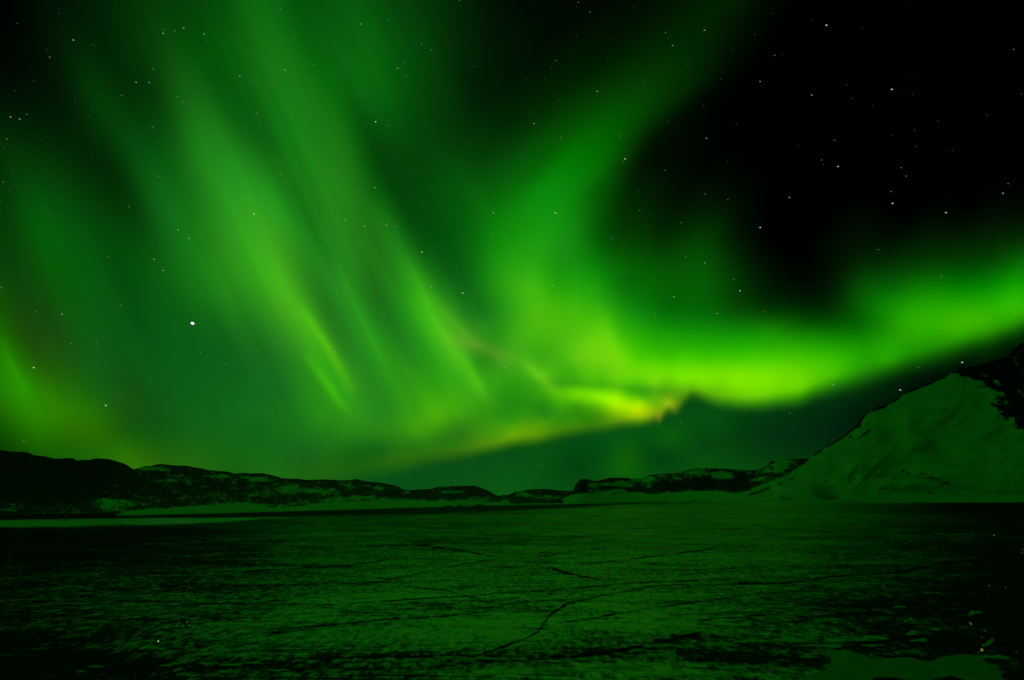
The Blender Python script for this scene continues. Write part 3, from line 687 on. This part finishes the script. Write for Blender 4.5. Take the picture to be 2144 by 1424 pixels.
# --- cracks: open, jagged leads of dark clear ice
nt = NT("dark_crack_ice")
b = nt.n("BsdfPrincipled", ins={"Base Color": (0.004, 0.006, 0.006, 1), "Roughness": 1.0, "Specular IOR Level": 0.0, "IOR": 1.01})
nt.link(b.outputs[0], nt.out.inputs[0]); m_crack = nt.m
CRACKS = [
 (3.4,[(1419,1224),(1355,1228),(1321,1236),(1271,1245),(1224,1255),(1187,1265),(1170,1275),(1153,1285),(1143,1298),(1136,1310),(1123,1325),(1096,1337),(1063,1350),(1022,1364),(995,1374)]),
 (2.2,[(700,1223),(801,1218),(834,1209),(875,1201),(908,1193),(969,1181),(1049,1169)]),
 (1.8,[(1103,1168),(1136,1165),(1204,1154),(1301,1143)]),
 (5.2,[(1120,1167),(1143,1174),(1148,1182),(1153,1189),(1180,1199),(1217,1206),(1244,1211),(1267,1216)]),
 (2.8,[(560,1318),(640,1312),(700,1308),(801,1297),(901,1292),(1019,1280)]),
 (1.8,[(992,1246),(1103,1238),(1204,1231),(1338,1219),(1419,1216),(1560,1212)]),
 (1.8,[(640,1268),(700,1265),(801,1258),(935,1250),(995,1247)]),
 (2.0,[(834,1226),(935,1236),(995,1251),(1020,1264),(1029,1279)]),
 (1.6,[(1036,1265),(1136,1258),(1200,1254)]),
 (2.0,[(1230,1181),(1304,1172),(1418,1159),(1480,1150),(1520,1141)]),
 (2.4,[(1163,1302),(1204,1300),(1288,1285),(1371,1271),(1419,1265),(1480,1256),(1560,1246)]),
 (4.0,[(1136,1376),(1200,1373),(1271,1366),(1338,1352),(1419,1334),(1480,1322)]),
 (2.0,[(1400,1196),(1452,1193),(1515,1190),(1600,1184)]),
 (2.6,[(1400,1226),(1556,1222),(1643,1220),(1695,1213),(1737,1207),(1834,1202),(1903,1195),(1955,1181),(2042,1174),(2144,1161)]),
 (2.0,[(1594,1126),(1615,1121),(1640,1112)]),
 (2.2,[(1910,1134),(1917,1146),(1920,1154),(1900,1168)]),
 (2.0,[(0,1261),(100,1259),(201,1258),(300,1258),(437,1261),(571,1265),(700,1264)]),
 (1.6,[(175,1235),(369,1226),(500,1224),(718,1223)]),
 (1.8,[(453,1198),(571,1193),(719,1184),(820,1170)]),
 (2.2,[(336,1302),(504,1292),(551,1282),(571,1270),(614,1253)]),
 (3.0,[(554,1328),(672,1308),(718,1303)]),
 (1.6,[(700,1285),(840,1275),(1020,1272),(1160,1278)]),
 (3.0,[(880,1398),(980,1390),(1080,1384),(1200,1390)]),
 (2.4,[(1400,1288),(1540,1282),(1680,1278),(1830,1268)]),
 (2.0,[(860,1140),(960,1151),(1049,1167)]),
 (1.6,[(760,1145),(860,1140),(960,1137)]),
]
def ribbon(name, poly, hw, mat, z, jag=0.55, step=3.0, seed=0, label=None, lift=None):
    p = np.array(poly, float)
    seg = np.concatenate([[0], np.cumsum(np.linalg.norm(np.diff(p, axis=0), axis=1))])
    s = np.arange(0, seg[-1], step)
    x = np.interp(s, seg, p[:, 0]); y = np.interp(s, seg, p[:, 1])
    y = y + 1.3 * fbm(s / 8.0, s * 0 + seed, 4, seed)
    hw = hw * 1.15 * np.clip(0.75 + 0.7 * fbm(s / 22.0, s * 0 + 3.3, 3, seed + 31), 0.55 if hw > 3.1 else 0.25, 1.3)
    tp = np.clip(np.minimum(s, seg[-1] - s) / 25.0, 0.12, 1)
    a = hw * tp * (0.55 + jag * np.abs(fbm(s / 5.0, s * 0 + 1.5, 3, seed + 50))); bb = hw * tp * (0.55 + jag * np.abs(fbm(s / 5.0, s * 0 + 8.5, 3, seed + 90)))
    steep = np.clip(np.abs(np.gradient(y)) / (np.abs(np.gradient(x)) + 1e-6), 0, 3)
    sx = np.minimum(steep, 1.0) * 0.6
    vv = []
    for i in range(len(s)):
        vv.append(on_ice(x[i] - sx[i] * a[i] * np.sign(np.gradient(y)[i]), y[i] - a[i] * 0.5, z))
        vv.append(on_ice(x[i] + sx[i] * bb[i] * np.sign(np.gradient(y)[i]), y[i] + bb[i] * 0.5, z))
    q = [(2 * i, 2 * i + 1, 2 * i + 3, 2 * i + 2) for i in range(len(s) - 1)]
    return mesh_obj(name, vv, q, mat)
for i, (w, poly) in enumerate(CRACKS):
    o = ribbon("ice_crack", poly, w, m_crack, 0.02 + 0.004 * i, seed=i * 7)
    tag(o, kind="structure")

# --- snow on the ice in front: the big bank at the lower right, drifts and the broken pressure ridge
nt = NT("packed_snow_shaded")
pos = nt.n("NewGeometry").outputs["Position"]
c = nt.mixc(nt.mapr(nt.noise(pos, 1.1, 8.0, 0.72), 0.38, 0.62), (0.30, 0.32, 0.32), (0.54, 0.56, 0.56))  # snow colour lowered to carry the shade of the lower right corner
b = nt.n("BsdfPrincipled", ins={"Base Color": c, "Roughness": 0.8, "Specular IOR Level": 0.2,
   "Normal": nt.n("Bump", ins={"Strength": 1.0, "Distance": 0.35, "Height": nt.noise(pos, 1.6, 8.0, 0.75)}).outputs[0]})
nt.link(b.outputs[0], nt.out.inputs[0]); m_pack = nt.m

m_wind = m_pack.copy(); m_wind.name = 'wind_crust'
for nd_ in m_wind.node_tree.nodes:
    if nd_.bl_idname == 'ShaderNodeMix':
        nd_.inputs[6].default_value = (0.62, 0.64, 0.64, 1); nd_.inputs[7].default_value = (0.82, 0.84, 0.84, 1)
def drift(name, outline, height, label=None, mat=None, jag=4.0, seed=0, rings=7, **kw):
    """A low mound of snow lying on the ice; outline given clockwise as points of the photograph."""
    p = np.array(outline + [outline[0]], float)
    seg = np.concatenate([[0], np.cumsum(np.linalg.norm(np.diff(p, axis=0), axis=1))])
    n = max(24, int(seg[-1] / 5)); s = np.linspace(0, seg[-1], n, endpoint=False)
    x = np.interp(s, seg, p[:, 0]); y = np.interp(s, seg, p[:, 1])
    g = np.array([on_ice(a, b) for a, b in zip(x, y)])
    ctr = np.array([on_ice(x.mean(), y.mean())])[0]
    rel = g - ctr
    j = 1 + 0.012 * jag * fbm(s / 12.0, s * 0, 4, seed) + 0.008 * jag * vnoise(s / 4.0, s * 0, seed + 3)
    g = ctr + rel * j[:, None]
    vv = [ctr + (g - ctr) * 1.0]; vv[0][:, 2] = -0.03
    for r in range(1, rings):
        f = 1 - r / rings
        q_ = ctr + (g - ctr) * f ** 0.9
        q_[:, 2] = height * (1 - f ** 2.2) * (1 + 0.3 * vnoise(q_[:, 0] / 1.5, q_[:, 1] / 1.5, seed)) + 0.012
        vv.append(q_)
    c_ = ctr.copy(); c_[2] = height
    V_ = np.concatenate(vv + [c_[None]])
    me = bpy.data.meshes.new(name); F_ = []
    for r in range(rings - 1):
        for k_ in range(n):
            F_.append((r * n + k_, r * n + (k_ + 1) % n, (r + 1) * n + (k_ + 1) % n, (r + 1) * n + k_))
    for k_ in range(n): F_.append(((rings - 1) * n + k_, (rings - 1) * n + (k_ + 1) % n, len(V_) - 1))
    me.from_pydata([tuple(a) for a in V_], [], F_); me.update()
    me.polygons.foreach_set("use_smooth", np.ones(len(me.polygons), dtype=bool))
    me.materials.append(mat or m_pack)
    o = bpy.data.objects.new(name, me); SC.collection.objects.link(o)
    tag(o, label, **kw)
    return o
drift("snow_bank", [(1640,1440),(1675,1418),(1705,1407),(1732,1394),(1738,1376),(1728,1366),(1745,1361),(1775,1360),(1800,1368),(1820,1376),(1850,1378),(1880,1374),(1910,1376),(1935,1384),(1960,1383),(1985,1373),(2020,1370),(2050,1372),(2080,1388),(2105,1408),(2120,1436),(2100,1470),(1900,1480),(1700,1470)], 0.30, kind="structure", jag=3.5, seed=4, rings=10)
R = random.Random(7)
def patch(cx, cy, rx, ry, h=0.05, seed=0):
    pts_ = []
    n = 20
    for k_ in range(n):
        a = 2 * math.pi * k_ / n
        r = 1 + 0.35 * math.sin(a * 3 + seed) + R.uniform(-0.5, 0.3)
        pts_.append((cx + rx * r * math.cos(a) + ry * 1.5 * math.sin(a), cy - ry * r * math.sin(a)))
    return drift("snow_patch", pts_, h, mat=m_wind, kind="structure", jag=9.0, seed=seed, rings=3)
PATCH = [(1660,1340,60,5),(1760,1341,55,5),(1830,1336,34,5),(1580,1342,40,4),(1520,1349,30,4),(1730,1352,50,3.5),(1826,1352,34,2),(1636,1366,14,6),(1905,1298,9,4),(1908,1326,12,5),(1926,1341,18,3.5),(1545,1398,34,5),(1500,1415,60,5),(2040,1283,14,5),(2068,1348,7,9),(1885,1271,14,2),(2080,1376,40,4),(1960,1318,12,2),(1870,1390,20,3),
 (712,1384,22,3.5),(745,1382,14,4),(775,1384,20,3.5),(812,1381,24,4),(845,1384,20,3.5),(870,1381,22,3.5),(905,1382,24,4),(940,1378,20,4.5),(975,1380,24,4),(1010,1378,28,3.5),(1050,1380,22,3),(1090,1380,22,2.5),(775,1367,10,3),(652,1386,14,3),(620,1384,16,3),(560,1380,14,3),(535,1388,22,3),(490,1392,24,3),(440,1390,22,3),(390,1384,18,4),(365,1390,14,3),(372,1402,10,5),(385,1412,16,3),(480,1406,18,4),(580,1404,24,2.5),(400,1424,16,5),(365,1366,8,3),(200,1396,16,2),(345,1394,14,2),(170,1406,10,2),(700,1404,26,2.5),(1360,1352,26,4),(1330,1362,22,4),(1400,1352,30,3),(1380,1372,30,3),(1180,1404,60,4),(1300,1398,70,5)]
for i, (a, b_, c_, d_) in enumerate(PATCH):
    patch(a, b_, c_, d_, 0.06, i)

# --- dark rocks that stick out of the snow at the very bottom
nt = NT("dark_rock")
pos = nt.n("NewGeometry").outputs["Position"]
c = nt.mixc(nt.noise(pos, 3.0, 6.0, 0.7), (0.012, 0.012, 0.012), (0.045, 0.042, 0.040))
b = nt.n("BsdfPrincipled", ins={"Base Color": c, "Roughness": 0.9, "Specular IOR Level": 0.1, "Normal": nt.n("Bump", ins={"Strength": 0.8, "Distance": 0.1, "Height": nt.noise(pos, 4.0, 8.0, 0.7)}).outputs[0]})
nt.link(b.outputs[0], nt.out.inputs[0]); m_rock = nt.m
def rock(cx, cy, wpx, hgt, seed, label):
    c0 = on_ice(cx, cy); sc = wpx / F * math.hypot(c0[1], CAM_H)
    nlat, nlon = 14, 28; vv = []; F_ = []
    for a in range(nlat + 1):
        th = math.pi * a / nlat
        for b_ in range(nlon):
            ph = 2 * math.pi * b_ / nlon
            d = np.array([math.sin(th) * math.cos(ph), math.sin(th) * math.sin(ph), math.cos(th)])
            r = 1 + 0.22 * float(fbm(np.array(d[0] * 1.7 + seed), np.array(d[1] * 1.7 + d[2] * 1.3), 4, seed))
            p = d * r * np.array([sc, sc * 0.55, hgt])
            p[2] = round(p[2] / (hgt * 0.3)) * hgt * 0.3 * 0.35 + p[2] * 0.65
            vv.append(tuple(c0 + p + np.array([0, 0, 0.15])))
    for a in range(nlat):
        for b_ in range(nlon):
            F_.append((a * nlon + b_, a * nlon + (b_ + 1) % nlon, (a + 1) * nlon + (b_ + 1) % nlon, (a + 1) * nlon + b_))
    me = bpy.data.meshes.new("rock"); me.from_pydata(vv, [], F_); me.update(); me.validate(); me.materials.append(m_rock)
    o = bpy.data.objects.new("rock", me); SC.collection.objects.link(o)
    tag(o, label, "rock", "rocks in the snow bank")
rock(1858, 1436, 36, 0.34, 3, "dark rock poking out of the snow bank at the bottom, left of its neighbour")
rock(1992, 1434, 30, 0.36, 8, "dark rock poking out of the snow bank at the bottom, right of its neighbour")
# ------------------------------------------------------------------ stars, short trails of a long exposure on the far dome
SR = 60000.0
PXR = SR / F
def star_mat(name, col, s):
    nt = NT(name)
    e = nt.n("Emission", ins={0: (*col, 1), 1: s}); nt.link(e.outputs[0], nt.out.inputs[0])
    nt.m.cycles.emission_sampling = 'NONE'
    return nt.m
COL = {'w': (0.85, 1.0, 0.9), 'b': (0.62, 0.85, 1.0), 'y': (1.0, 0.95, 0.55), 'o': (1.0, 0.62, 0.25), 'v': (0.75, 0.72, 1.0)}
LEV = {1: 0.07, 2: 0.20, 3: 0.42, 4: 0.95}
SIZ = {1: (2.0, 1.0), 2: (2.4, 1.1), 3: (2.8, 1.2), 4: (2.9, 1.3)}
mats = {(c, l): star_mat("star_light", COL[c], LEV[l]) for c in COL for l in LEV}
def star_mesh(a, b, mat):
    vv = []; F_ = []; nl, nn = 6, 8
    for i in range(nl + 1):
        th = math.pi * i / nl
        for j in range(nn):
            ph = 2 * math.pi * j / nn
            vv.append((math.cos(th) * a, math.sin(th) * math.cos(ph) * b, math.sin(th) * math.sin(ph) * b))
    for i in range(nl):
        for j in range(nn): F_.append((i * nn + j, i * nn + (j + 1) % nn, (i + 1) * nn + (j + 1) % nn, (i + 1) * nn + j))
    me = bpy.data.meshes.new("star"); me.from_pydata(vv, [], F_); me.update(); me.materials.append(mat)
    return me
MESH = {k: star_mesh(SIZ[k[1]][0] * PXR * 0.5, SIZ[k[1]][1] * PXR * 0.5, m) for k, m in mats.items()}
def put_star(px, py, me, name="star", ang=None):
    d = ray(px, py); d = d / np.linalg.norm(d)
    o = bpy.data.objects.new(name, me); SC.collection.objects.link(o)
    if ang is None: ang = math.radians(np.interp(px, [0, 700, 1300, 2144], [27, 27, 14, 7]))
    e = ray(px + 10 * math.cos(ang), py + 10 * math.sin(ang)); e = e / np.linalg.norm(e)
    ax = Vector(e - d).normalized(); az = Vector(-d); ay = az.cross(ax).normalized(); ax = ay.cross(az).normalized()
    o.matrix_world = Matrix.Translation(Vector(d * SR) + Vector((0, 0, CAM_H))) @ Matrix((ax, ay, az)).transposed().to_4x4()
    return o
# tiles of the sky (left, top, scale) and their stars: x, y, brightness, colour
TILES = [
 (0, 0, 3.956, "143 193 1w,490 108 1w,608 332 3w,412 474 2w,1355 248 2o,1352 278 3w,1449 258 2b,1521 235 3w,1692 282 3b,1715 340 1w,1648 348 1w,795 379 1w,762 371 1w,387 412 1w,1017 489 1y,1113 551 1w,1267 572 2y,1127 682 3w,1235 684 3b,1503 619 1y,1767 737 1w,1970 732 1y,1987 631 3b,2092 669 1w,278 668 1w,122 751 1w,620 850 1w,1008 790 2w,1470 803 2y,1523 847 2y,88 969 3y,163 986 3b,221 947 2b,763 897 1y,743 964 1w,1060 1002 1w,1262 1053 2w,57 1152 2y,550 1128 1w,334 1155 1w,1316 1183 1w,1274 1316 1y,1996 1259 1w,766 1280 1w,828 1324 1w,1576 1016 1y,1913 37 1w,1728 110 1w,1947 130 1w,2080 302 1y,2083 1134 1w,1498 500 1w,845 783 1w,36 1223 1w"),
 (535, 0, 3.956, "206 72 2w,401 66 1w,350 146 1w,611 103 1w,329 310 1w,436 366 1w,357 457 1w,488 535 2y,246 579 3y,136 664 2y,18 661 1y,333 600 1w,560 745 1w,11 938 2w,346 785 1y,362 1019 1w,508 1215 1w,122 1241 1w,171 1311 1w,683 1268 1y,858 1141 1w,871 199 3w,1093 161 2w,1146 138 1w,1221 157 1w,1138 310 1w,984 374 1w,994 38 1w,1375 365 2w,1458 416 2w,1502 330 1w,1353 460 1w,1234 521 2w,1177 567 3w,1251 631 2w,1106 1042 2w,995 1009 4y,995 1204 1w,947 695 1w,1827 558 1w,1798 548 1w,2040 1249 1w,1408 1375 1w,1736 1181 1w,1290 1407 1w,680 578 1w,1398 574 1w,2044 640 1w,1688 3 2w,1396 1035 1w,80 1053 1w"),
 (1070, 0, 3.956, "557 20 2w,539 55 1w,652 101 2w,1021 54 1w,1280 269 2w,1299 318 1w,1338 377 3b,1602 250 3w,2021 287 1w,371 502 2y,334 567 1w,803 488 1w,1106 691 1w,714 757 3w,136 663 1w,541 709 1w,395 831 1w,190 1024 3w,159 926 1w,165 966 1w,412 1138 2w,906 1127 2y,979 1099 1w,1110 1013 1w,1298 1004 1w,1595 873 1w,1619 1146 3w,944 1316 4y,929 1341 2w,2063 676 3v,1790 1341 1w,1778 1322 1w,1277 1411 2w,152 1330 1w,620 1252 1w,1866 1027 1w,1738 657 1w,545 292 1y,1040 1232 1w,1838 415 1w,826 313 1w,280 655 1w,92 1150 1w,1458 547 1w,1072 937 1w"),
 (1604, 0, 3.956, "501 209 4w,376 173 1b,1042 741 4w,378 788 3b,72 459 2w,136 451 1b,2052 409 2v,566 1163 2b,460 1326 2w,472 1360 1w,596 1379 4v,1119 1390 2w,269 1205 1w,712 817 1v,1213 783 1w,1421 1003 1w,1830 954 1v,883 875 1v,666 704 1w,1040 1121 1v,796 232 1v,55 110 1w,2116 779 1w,1243 1215 1w,1543 1244 1w,1230 1078 1w"),
 (0, 350, 3.956, "107 43 1w,27 124 2y,76 204 1w,485 128 1w,691 44 1w,1313 76 2w,1401 48 1w,1730 38 2y,356 322 1w,405 400 1w,488 387 1w,1068 327 2y,1776 271 1w,2000 259 2w,2103 388 4y,1918 453 2y,1474 519 3y,1566 590 3y,1698 691 1y,900 742 2y,1076 749 1w,1275 764 3y,1351 856 3w,232 654 1y,371 771 1w,10 998 2w,1526 985 1w,305 1094 1o,305 1199 2w,513 1217 3w,791 1206 1w,1003 1145 2y,1252 1122 1w,2004 1164 1y,867 1359 1w,721 1333 1w,715 957 1w,1353 1173 1w,1648 916 1w,290 768 1w,1270 853 1w,1350 888 1w,5 285 1w"),
 (535, 350, 3.956, "212 50 2w,860 206 2y,990 170 3y,785 285 2y,645 340 1w,362 368 1w,744 440 3y,683 500 1y,906 491 3w,1085 479 3y,1161 491 2w,1379 705 4y,1344 741 2w,1301 719 1w,1293 701 1w,1340 598 1w,952 733 1w,942 893 2y,1456 993 3w,1717 1044 4w,1776 1025 1w,1685 1180 2w,1053 1222 2y,565 1092 1y,427 1079 1w,246 1112 2w,112 1025 1y,1380 854 1w,1668 832 1w,1723 693 1w,1969 379 3y,1950 554 2w,1979 256 1w,1864 200 1w,1632 402 1w,1903 789 1w,1931 1243 1w,1500 658 1w,1502 745 1w,1408 293 1w,336 216 1w,533 771 1w,790 1175 1w,1959 652 1w,975 1075 1w,1787 1361 1w"),
 (1070, 350, 3.956, "118 336 2w,144 376 2y,368 380 4w,627 339 2w,211 145 1w,557 469 1w,836 588 2w,374 622 1w,161 854 2w,342 981 3w,380 1034 3o,559 1292 2y,48 44 1w,1277 27 2w,1058 195 1w,1064 359 2w,1143 384 1w,1174 244 1w,1459 202 1w,1606 221 2w,1385 230 1w,1455 389 1w,1411 460 2w,1796 269 2w,1423 630 1w,1445 743 2w,1606 793 3w,1693 850 1w,1845 931 2w,1810 935 1w,1895 1024 4b,1350 1075 3w,2064 500 4b,1708 1213 3w,1198 1210 2w,892 1210 1w,2100 1200 2w,738 1331 1w,1783 551 1w,1902 121 1w,1038 671 1w,700 717 1w,1712 126 1w,1571 1125 1w,1941 245 1w,984 1303 1w,1710 887 1w"),
 (1604, 350, 3.956, "192 251 3w,307 102 1w,90 152 1w,1160 74 2w,1035 202 2w,1048 300 4y,1490 377 4b,1961 217 3w,2005 137 2b,929 684 2w,971 655 1w,1956 528 1w,1073 485 1w,799 480 1w,868 492 1w,1452 907 2w,1039 842 1w,1678 667 1w,629 943 1w,2045 866 1w,544 1262 1w,447 1181 1w,228 1142 1w,91 1074 1w,128 1323 1w,1748 738 1w,1557 936 1w,975 1259 1w,2064 490 1w,130 56 1w"),
 (0, 700, 3.956, "588 77 2y,797 63 2y,279 276 4y,876 589 4w,1876 246 2w,1658 153 2w,1905 608 1w,1895 856 1w,1494 905 1y,916 804 1w,197 881 2y,1983 36 1w,512 817 1o,843 173 1o,1580 79 1w,1296 936 1w,732 580 1w,720 271 1w,279 492 1w,110 774 1w"),
 (535, 700, 3.956, "145 65 2w,655 145 3y,1199 181 1w,1336 194 2w,1239 341 2y,1356 429 1w,1166 844 2w,842 985 1w,225 1046 2y,2062 276 3y,300 797 1w,1850 232 1w,1567 225 1w,68 478 1w,614 1178 1w,807 118 1w,1737 1207 1w"),
 (1070, 700, 3.956, "95 89 2w,932 252 2w,508 394 2y,698 642 1w,365 828 1w,1489 240 1w,1455 229 1w,2097 271 3y,1655 97 2w,1404 726 2w,905 872 1w,857 998 1w,253 1089 2w,1950 836 1w,1340 1124 1w,1182 932 1w,1514 777 1w,714 162 1w"),
 (1604, 660, 3.56, "989 197 2w,1134 391 2w,1462 352 4w,1000 557 4w,501 517 3w,178 730 2w,116 548 1w,158 567 1w,908 336 1w,115 87 1w,490 32 1w,1060 524 1w,432 812 1w"),
]
BRIGHT = {}   # unique descriptions of the brightest stars, by photograph position
BRIGHT_L = [
 (1730,53,"bright white star highest in the black upper right sky"),
 (1867,187,"bright white star alone in the middle of the black sky"),
 (1754,348,"bright pale violet star in the black sky above the aurora arc"),
 (1869,426,"bright golden star directly under a fainter white one in the black sky"),
 (1980,445,"bright bluish star low in the black sky, right of the golden star"),
 (1592,476,"bluish star where the green glow ends, lowest of the black sky's left side"),
 (1308,333,"bright yellow star on the right edge of the tall aurora plume"),
 (787,255,"brightest star of the sky's upper half, yellowish, between two green rays"),
 (1163,446,"bright white star inside the tall aurora plume"),
 (531,448,"bright yellowish star in the broad left aurora ray"),
 (884,528,"bright yellowish star between the wide pale streak and the tall plume"),
 (969,614,"bright white star just above the short slender aurora ray"),
 (1549,609,"bluish star over the upper glow of the brightest aurora arc"),
 (70,770,"yellowish star above the olive glow at the left edge"),
 (221,849,"white star right of the olive glow, well above the left hill"),
 (2014,759,"white star just over the crest of the snowy mountain"),
 (1885,816,"white star close to the slope line of the snowy mountain"),
]
ct = 0; seen = []
zone_lab = {
 'A': ("small faint star trail glimmering through the green rays on the left", "stars behind the left aurora rays"),
 'B': ("small faint star trail glimmering through the plume and arc in the centre", "stars behind the central aurora"),
 'C': ("small faint star trail in the black sky of the upper right", "stars in the black sky"),
 'D': ("small faint star trail low over the hills and the frozen lake", "stars low over the hills"),
}
for x0, y0, sc, txt in TILES:
    for it in txt.split(","):
        a, b_, c_ = it.split(); lv, col = int(c_[0]), c_[1]
        px, py = x0 + float(a) / sc, y0 + float(b_) / sc
        if any(abs(px - u) < 5 and abs(py - v) < 5 for u, v in seen): continue
        seen.append((px, py))
        lab = [l for u, v, l in BRIGHT_L if abs(u - px) < 6 and abs(v - py) < 6]
        if not lab and ct >= 280 and lv == 1: continue
        o = put_star(px, py, MESH[(col, lv)])
        ct += 1
        if lab: tag(o, lab[0], "star", "bright stars")
        else:
            z = 'D' if py > 700 else 'A' if px < 1000 else 'C' if (px > 1400 and py < 480) else 'B'
            tag(o, zone_lab[z][0], "star", zone_lab[z][1])
# the planet, by far the brightest point of the sky
pm = star_mat("planet_light", (1.0, 1.0, 1.0), 2.5)
o = put_star(403, 677, star_mesh(6.0 * PXR * 0.5, 4.0 * PXR * 0.5, pm), "planet", math.radians(18))
tag(o, "brilliant white planet, the brightest point of light in the left half of the sky", "planet")

# ------------------------------------------------------------------ chips of ice that catch the planet's light, warm glow added as tint
def chip_mat(name, col):
    nt = NT(name)
    b = nt.n("BsdfPrincipled", ins={"Base Color": (*col, 1), "Roughness": 0.12, "Metallic": 0.85, "IOR": 1.31})
    nt.link(b.outputs[0], nt.out.inputs[0]); return nt.m
m_chip = {'w': chip_mat("glinting_ice", (0.9, 1.0, 0.94)), 'o': chip_mat("orange_light_ice", (1.0, 0.42, 0.12)), 'y': chip_mat("yellow_light_ice", (1.0, 0.85, 0.5))}  # orange and yellow chips: warm lamp light painted into their colour
sund = Vector(pd)
def chip(px, py, size, col, lab, grp, wob=0.065):
    c0 = on_ice(px, py, 0.25)
    tocam = (Vector((0, 0, CAM_H)) - Vector(c0)).normalized()
    n = (tocam + sund).normalized()
    n = (n + Vector((R.uniform(-1, 1), R.uniform(-1, 1), R.uniform(-1, 1))) * wob).normalized()
    dist = (Vector((0, 0, CAM_H)) - Vector(c0)).length
    w = size / F * dist * 0.5
    up = 1.0 / max(0.12, tocam.dot(n))
    # an irregular six-sided splinter, bevelled, broad face turned to the sky
    m = 6; top = []; low = []; rim = []
    for k_ in range(m):
        a = 2 * math.pi * k_ / m; r = R.uniform(0.75, 1.2)
        top.append((w * 0.8 * r * math.cos(a), w * 0.8 * up * r * math.sin(a), w * 0.2))
        rim.append((w * r * math.cos(a), w * up * r * math.sin(a), 0)); low.append((w * 0.6 * r * math.cos(a), w * up * 0.6 * r * math.sin(a), -w * 0.5))
    vv = top + rim + low
    F_ = [tuple(range(m)), tuple(range(3 * m - 1, 2 * m - 1, -1))]
    for k_ in range(m):
        j = (k_ + 1) % m
        F_.append((m + k_, m + j, j, k_)); F_.append((2 * m + k_, 2 * m + j, m + j, m + k_))
    me = bpy.data.meshes.new("ice_chip"); me.from_pydata(vv, [], F_); me.update(); me.materials.append(m_chip[col])
    o = bpy.data.objects.new("ice_chip", me); SC.collection.objects.link(o)
    h = Vector((tocam.x, tocam.y, 0)).normalized(); ay = (h - n * h.dot(n)).normalized(); ax = ay.cross(n)
    o.matrix_world = Matrix.Translation(Vector(c0)) @ Matrix((ax, ay, n)).transposed().to_4x4()
    tag(o, lab, "ice chip", grp)
WG = "1112 706 2,1167 721 2,1178 744 1.5,1102 744 1.5,1141 747 1.5,1035 757 1.2,1005 790 1.2,943 850 1.4,849 866 1,1160 877 1.6,1309 881 1.4,1320 912 1.6,1080 650 1.4,1202 665 1.2,1283 650 1,1165 520 1,1195 545 1,1208 565 1,1358 602 1,1265 535 1,1122 531 1,1213 808 1,1175 825 1,1145 690 1,1045 668 1,981 656 1"
chip(331, 1343, 3.6, 'w', "largest white glinting ice chip, low on the left of the frozen lake", "white ice glints", 0.02)
for it in WG.split(","):
    a, b_, s_ = it.split()
    chip(float(a) / 2.978, 1060 + float(b_) / 2.978, float(s_) * 1.2, 'w', "tiny white glint of an ice chip on the dark lake ice at the left", "white ice glints")
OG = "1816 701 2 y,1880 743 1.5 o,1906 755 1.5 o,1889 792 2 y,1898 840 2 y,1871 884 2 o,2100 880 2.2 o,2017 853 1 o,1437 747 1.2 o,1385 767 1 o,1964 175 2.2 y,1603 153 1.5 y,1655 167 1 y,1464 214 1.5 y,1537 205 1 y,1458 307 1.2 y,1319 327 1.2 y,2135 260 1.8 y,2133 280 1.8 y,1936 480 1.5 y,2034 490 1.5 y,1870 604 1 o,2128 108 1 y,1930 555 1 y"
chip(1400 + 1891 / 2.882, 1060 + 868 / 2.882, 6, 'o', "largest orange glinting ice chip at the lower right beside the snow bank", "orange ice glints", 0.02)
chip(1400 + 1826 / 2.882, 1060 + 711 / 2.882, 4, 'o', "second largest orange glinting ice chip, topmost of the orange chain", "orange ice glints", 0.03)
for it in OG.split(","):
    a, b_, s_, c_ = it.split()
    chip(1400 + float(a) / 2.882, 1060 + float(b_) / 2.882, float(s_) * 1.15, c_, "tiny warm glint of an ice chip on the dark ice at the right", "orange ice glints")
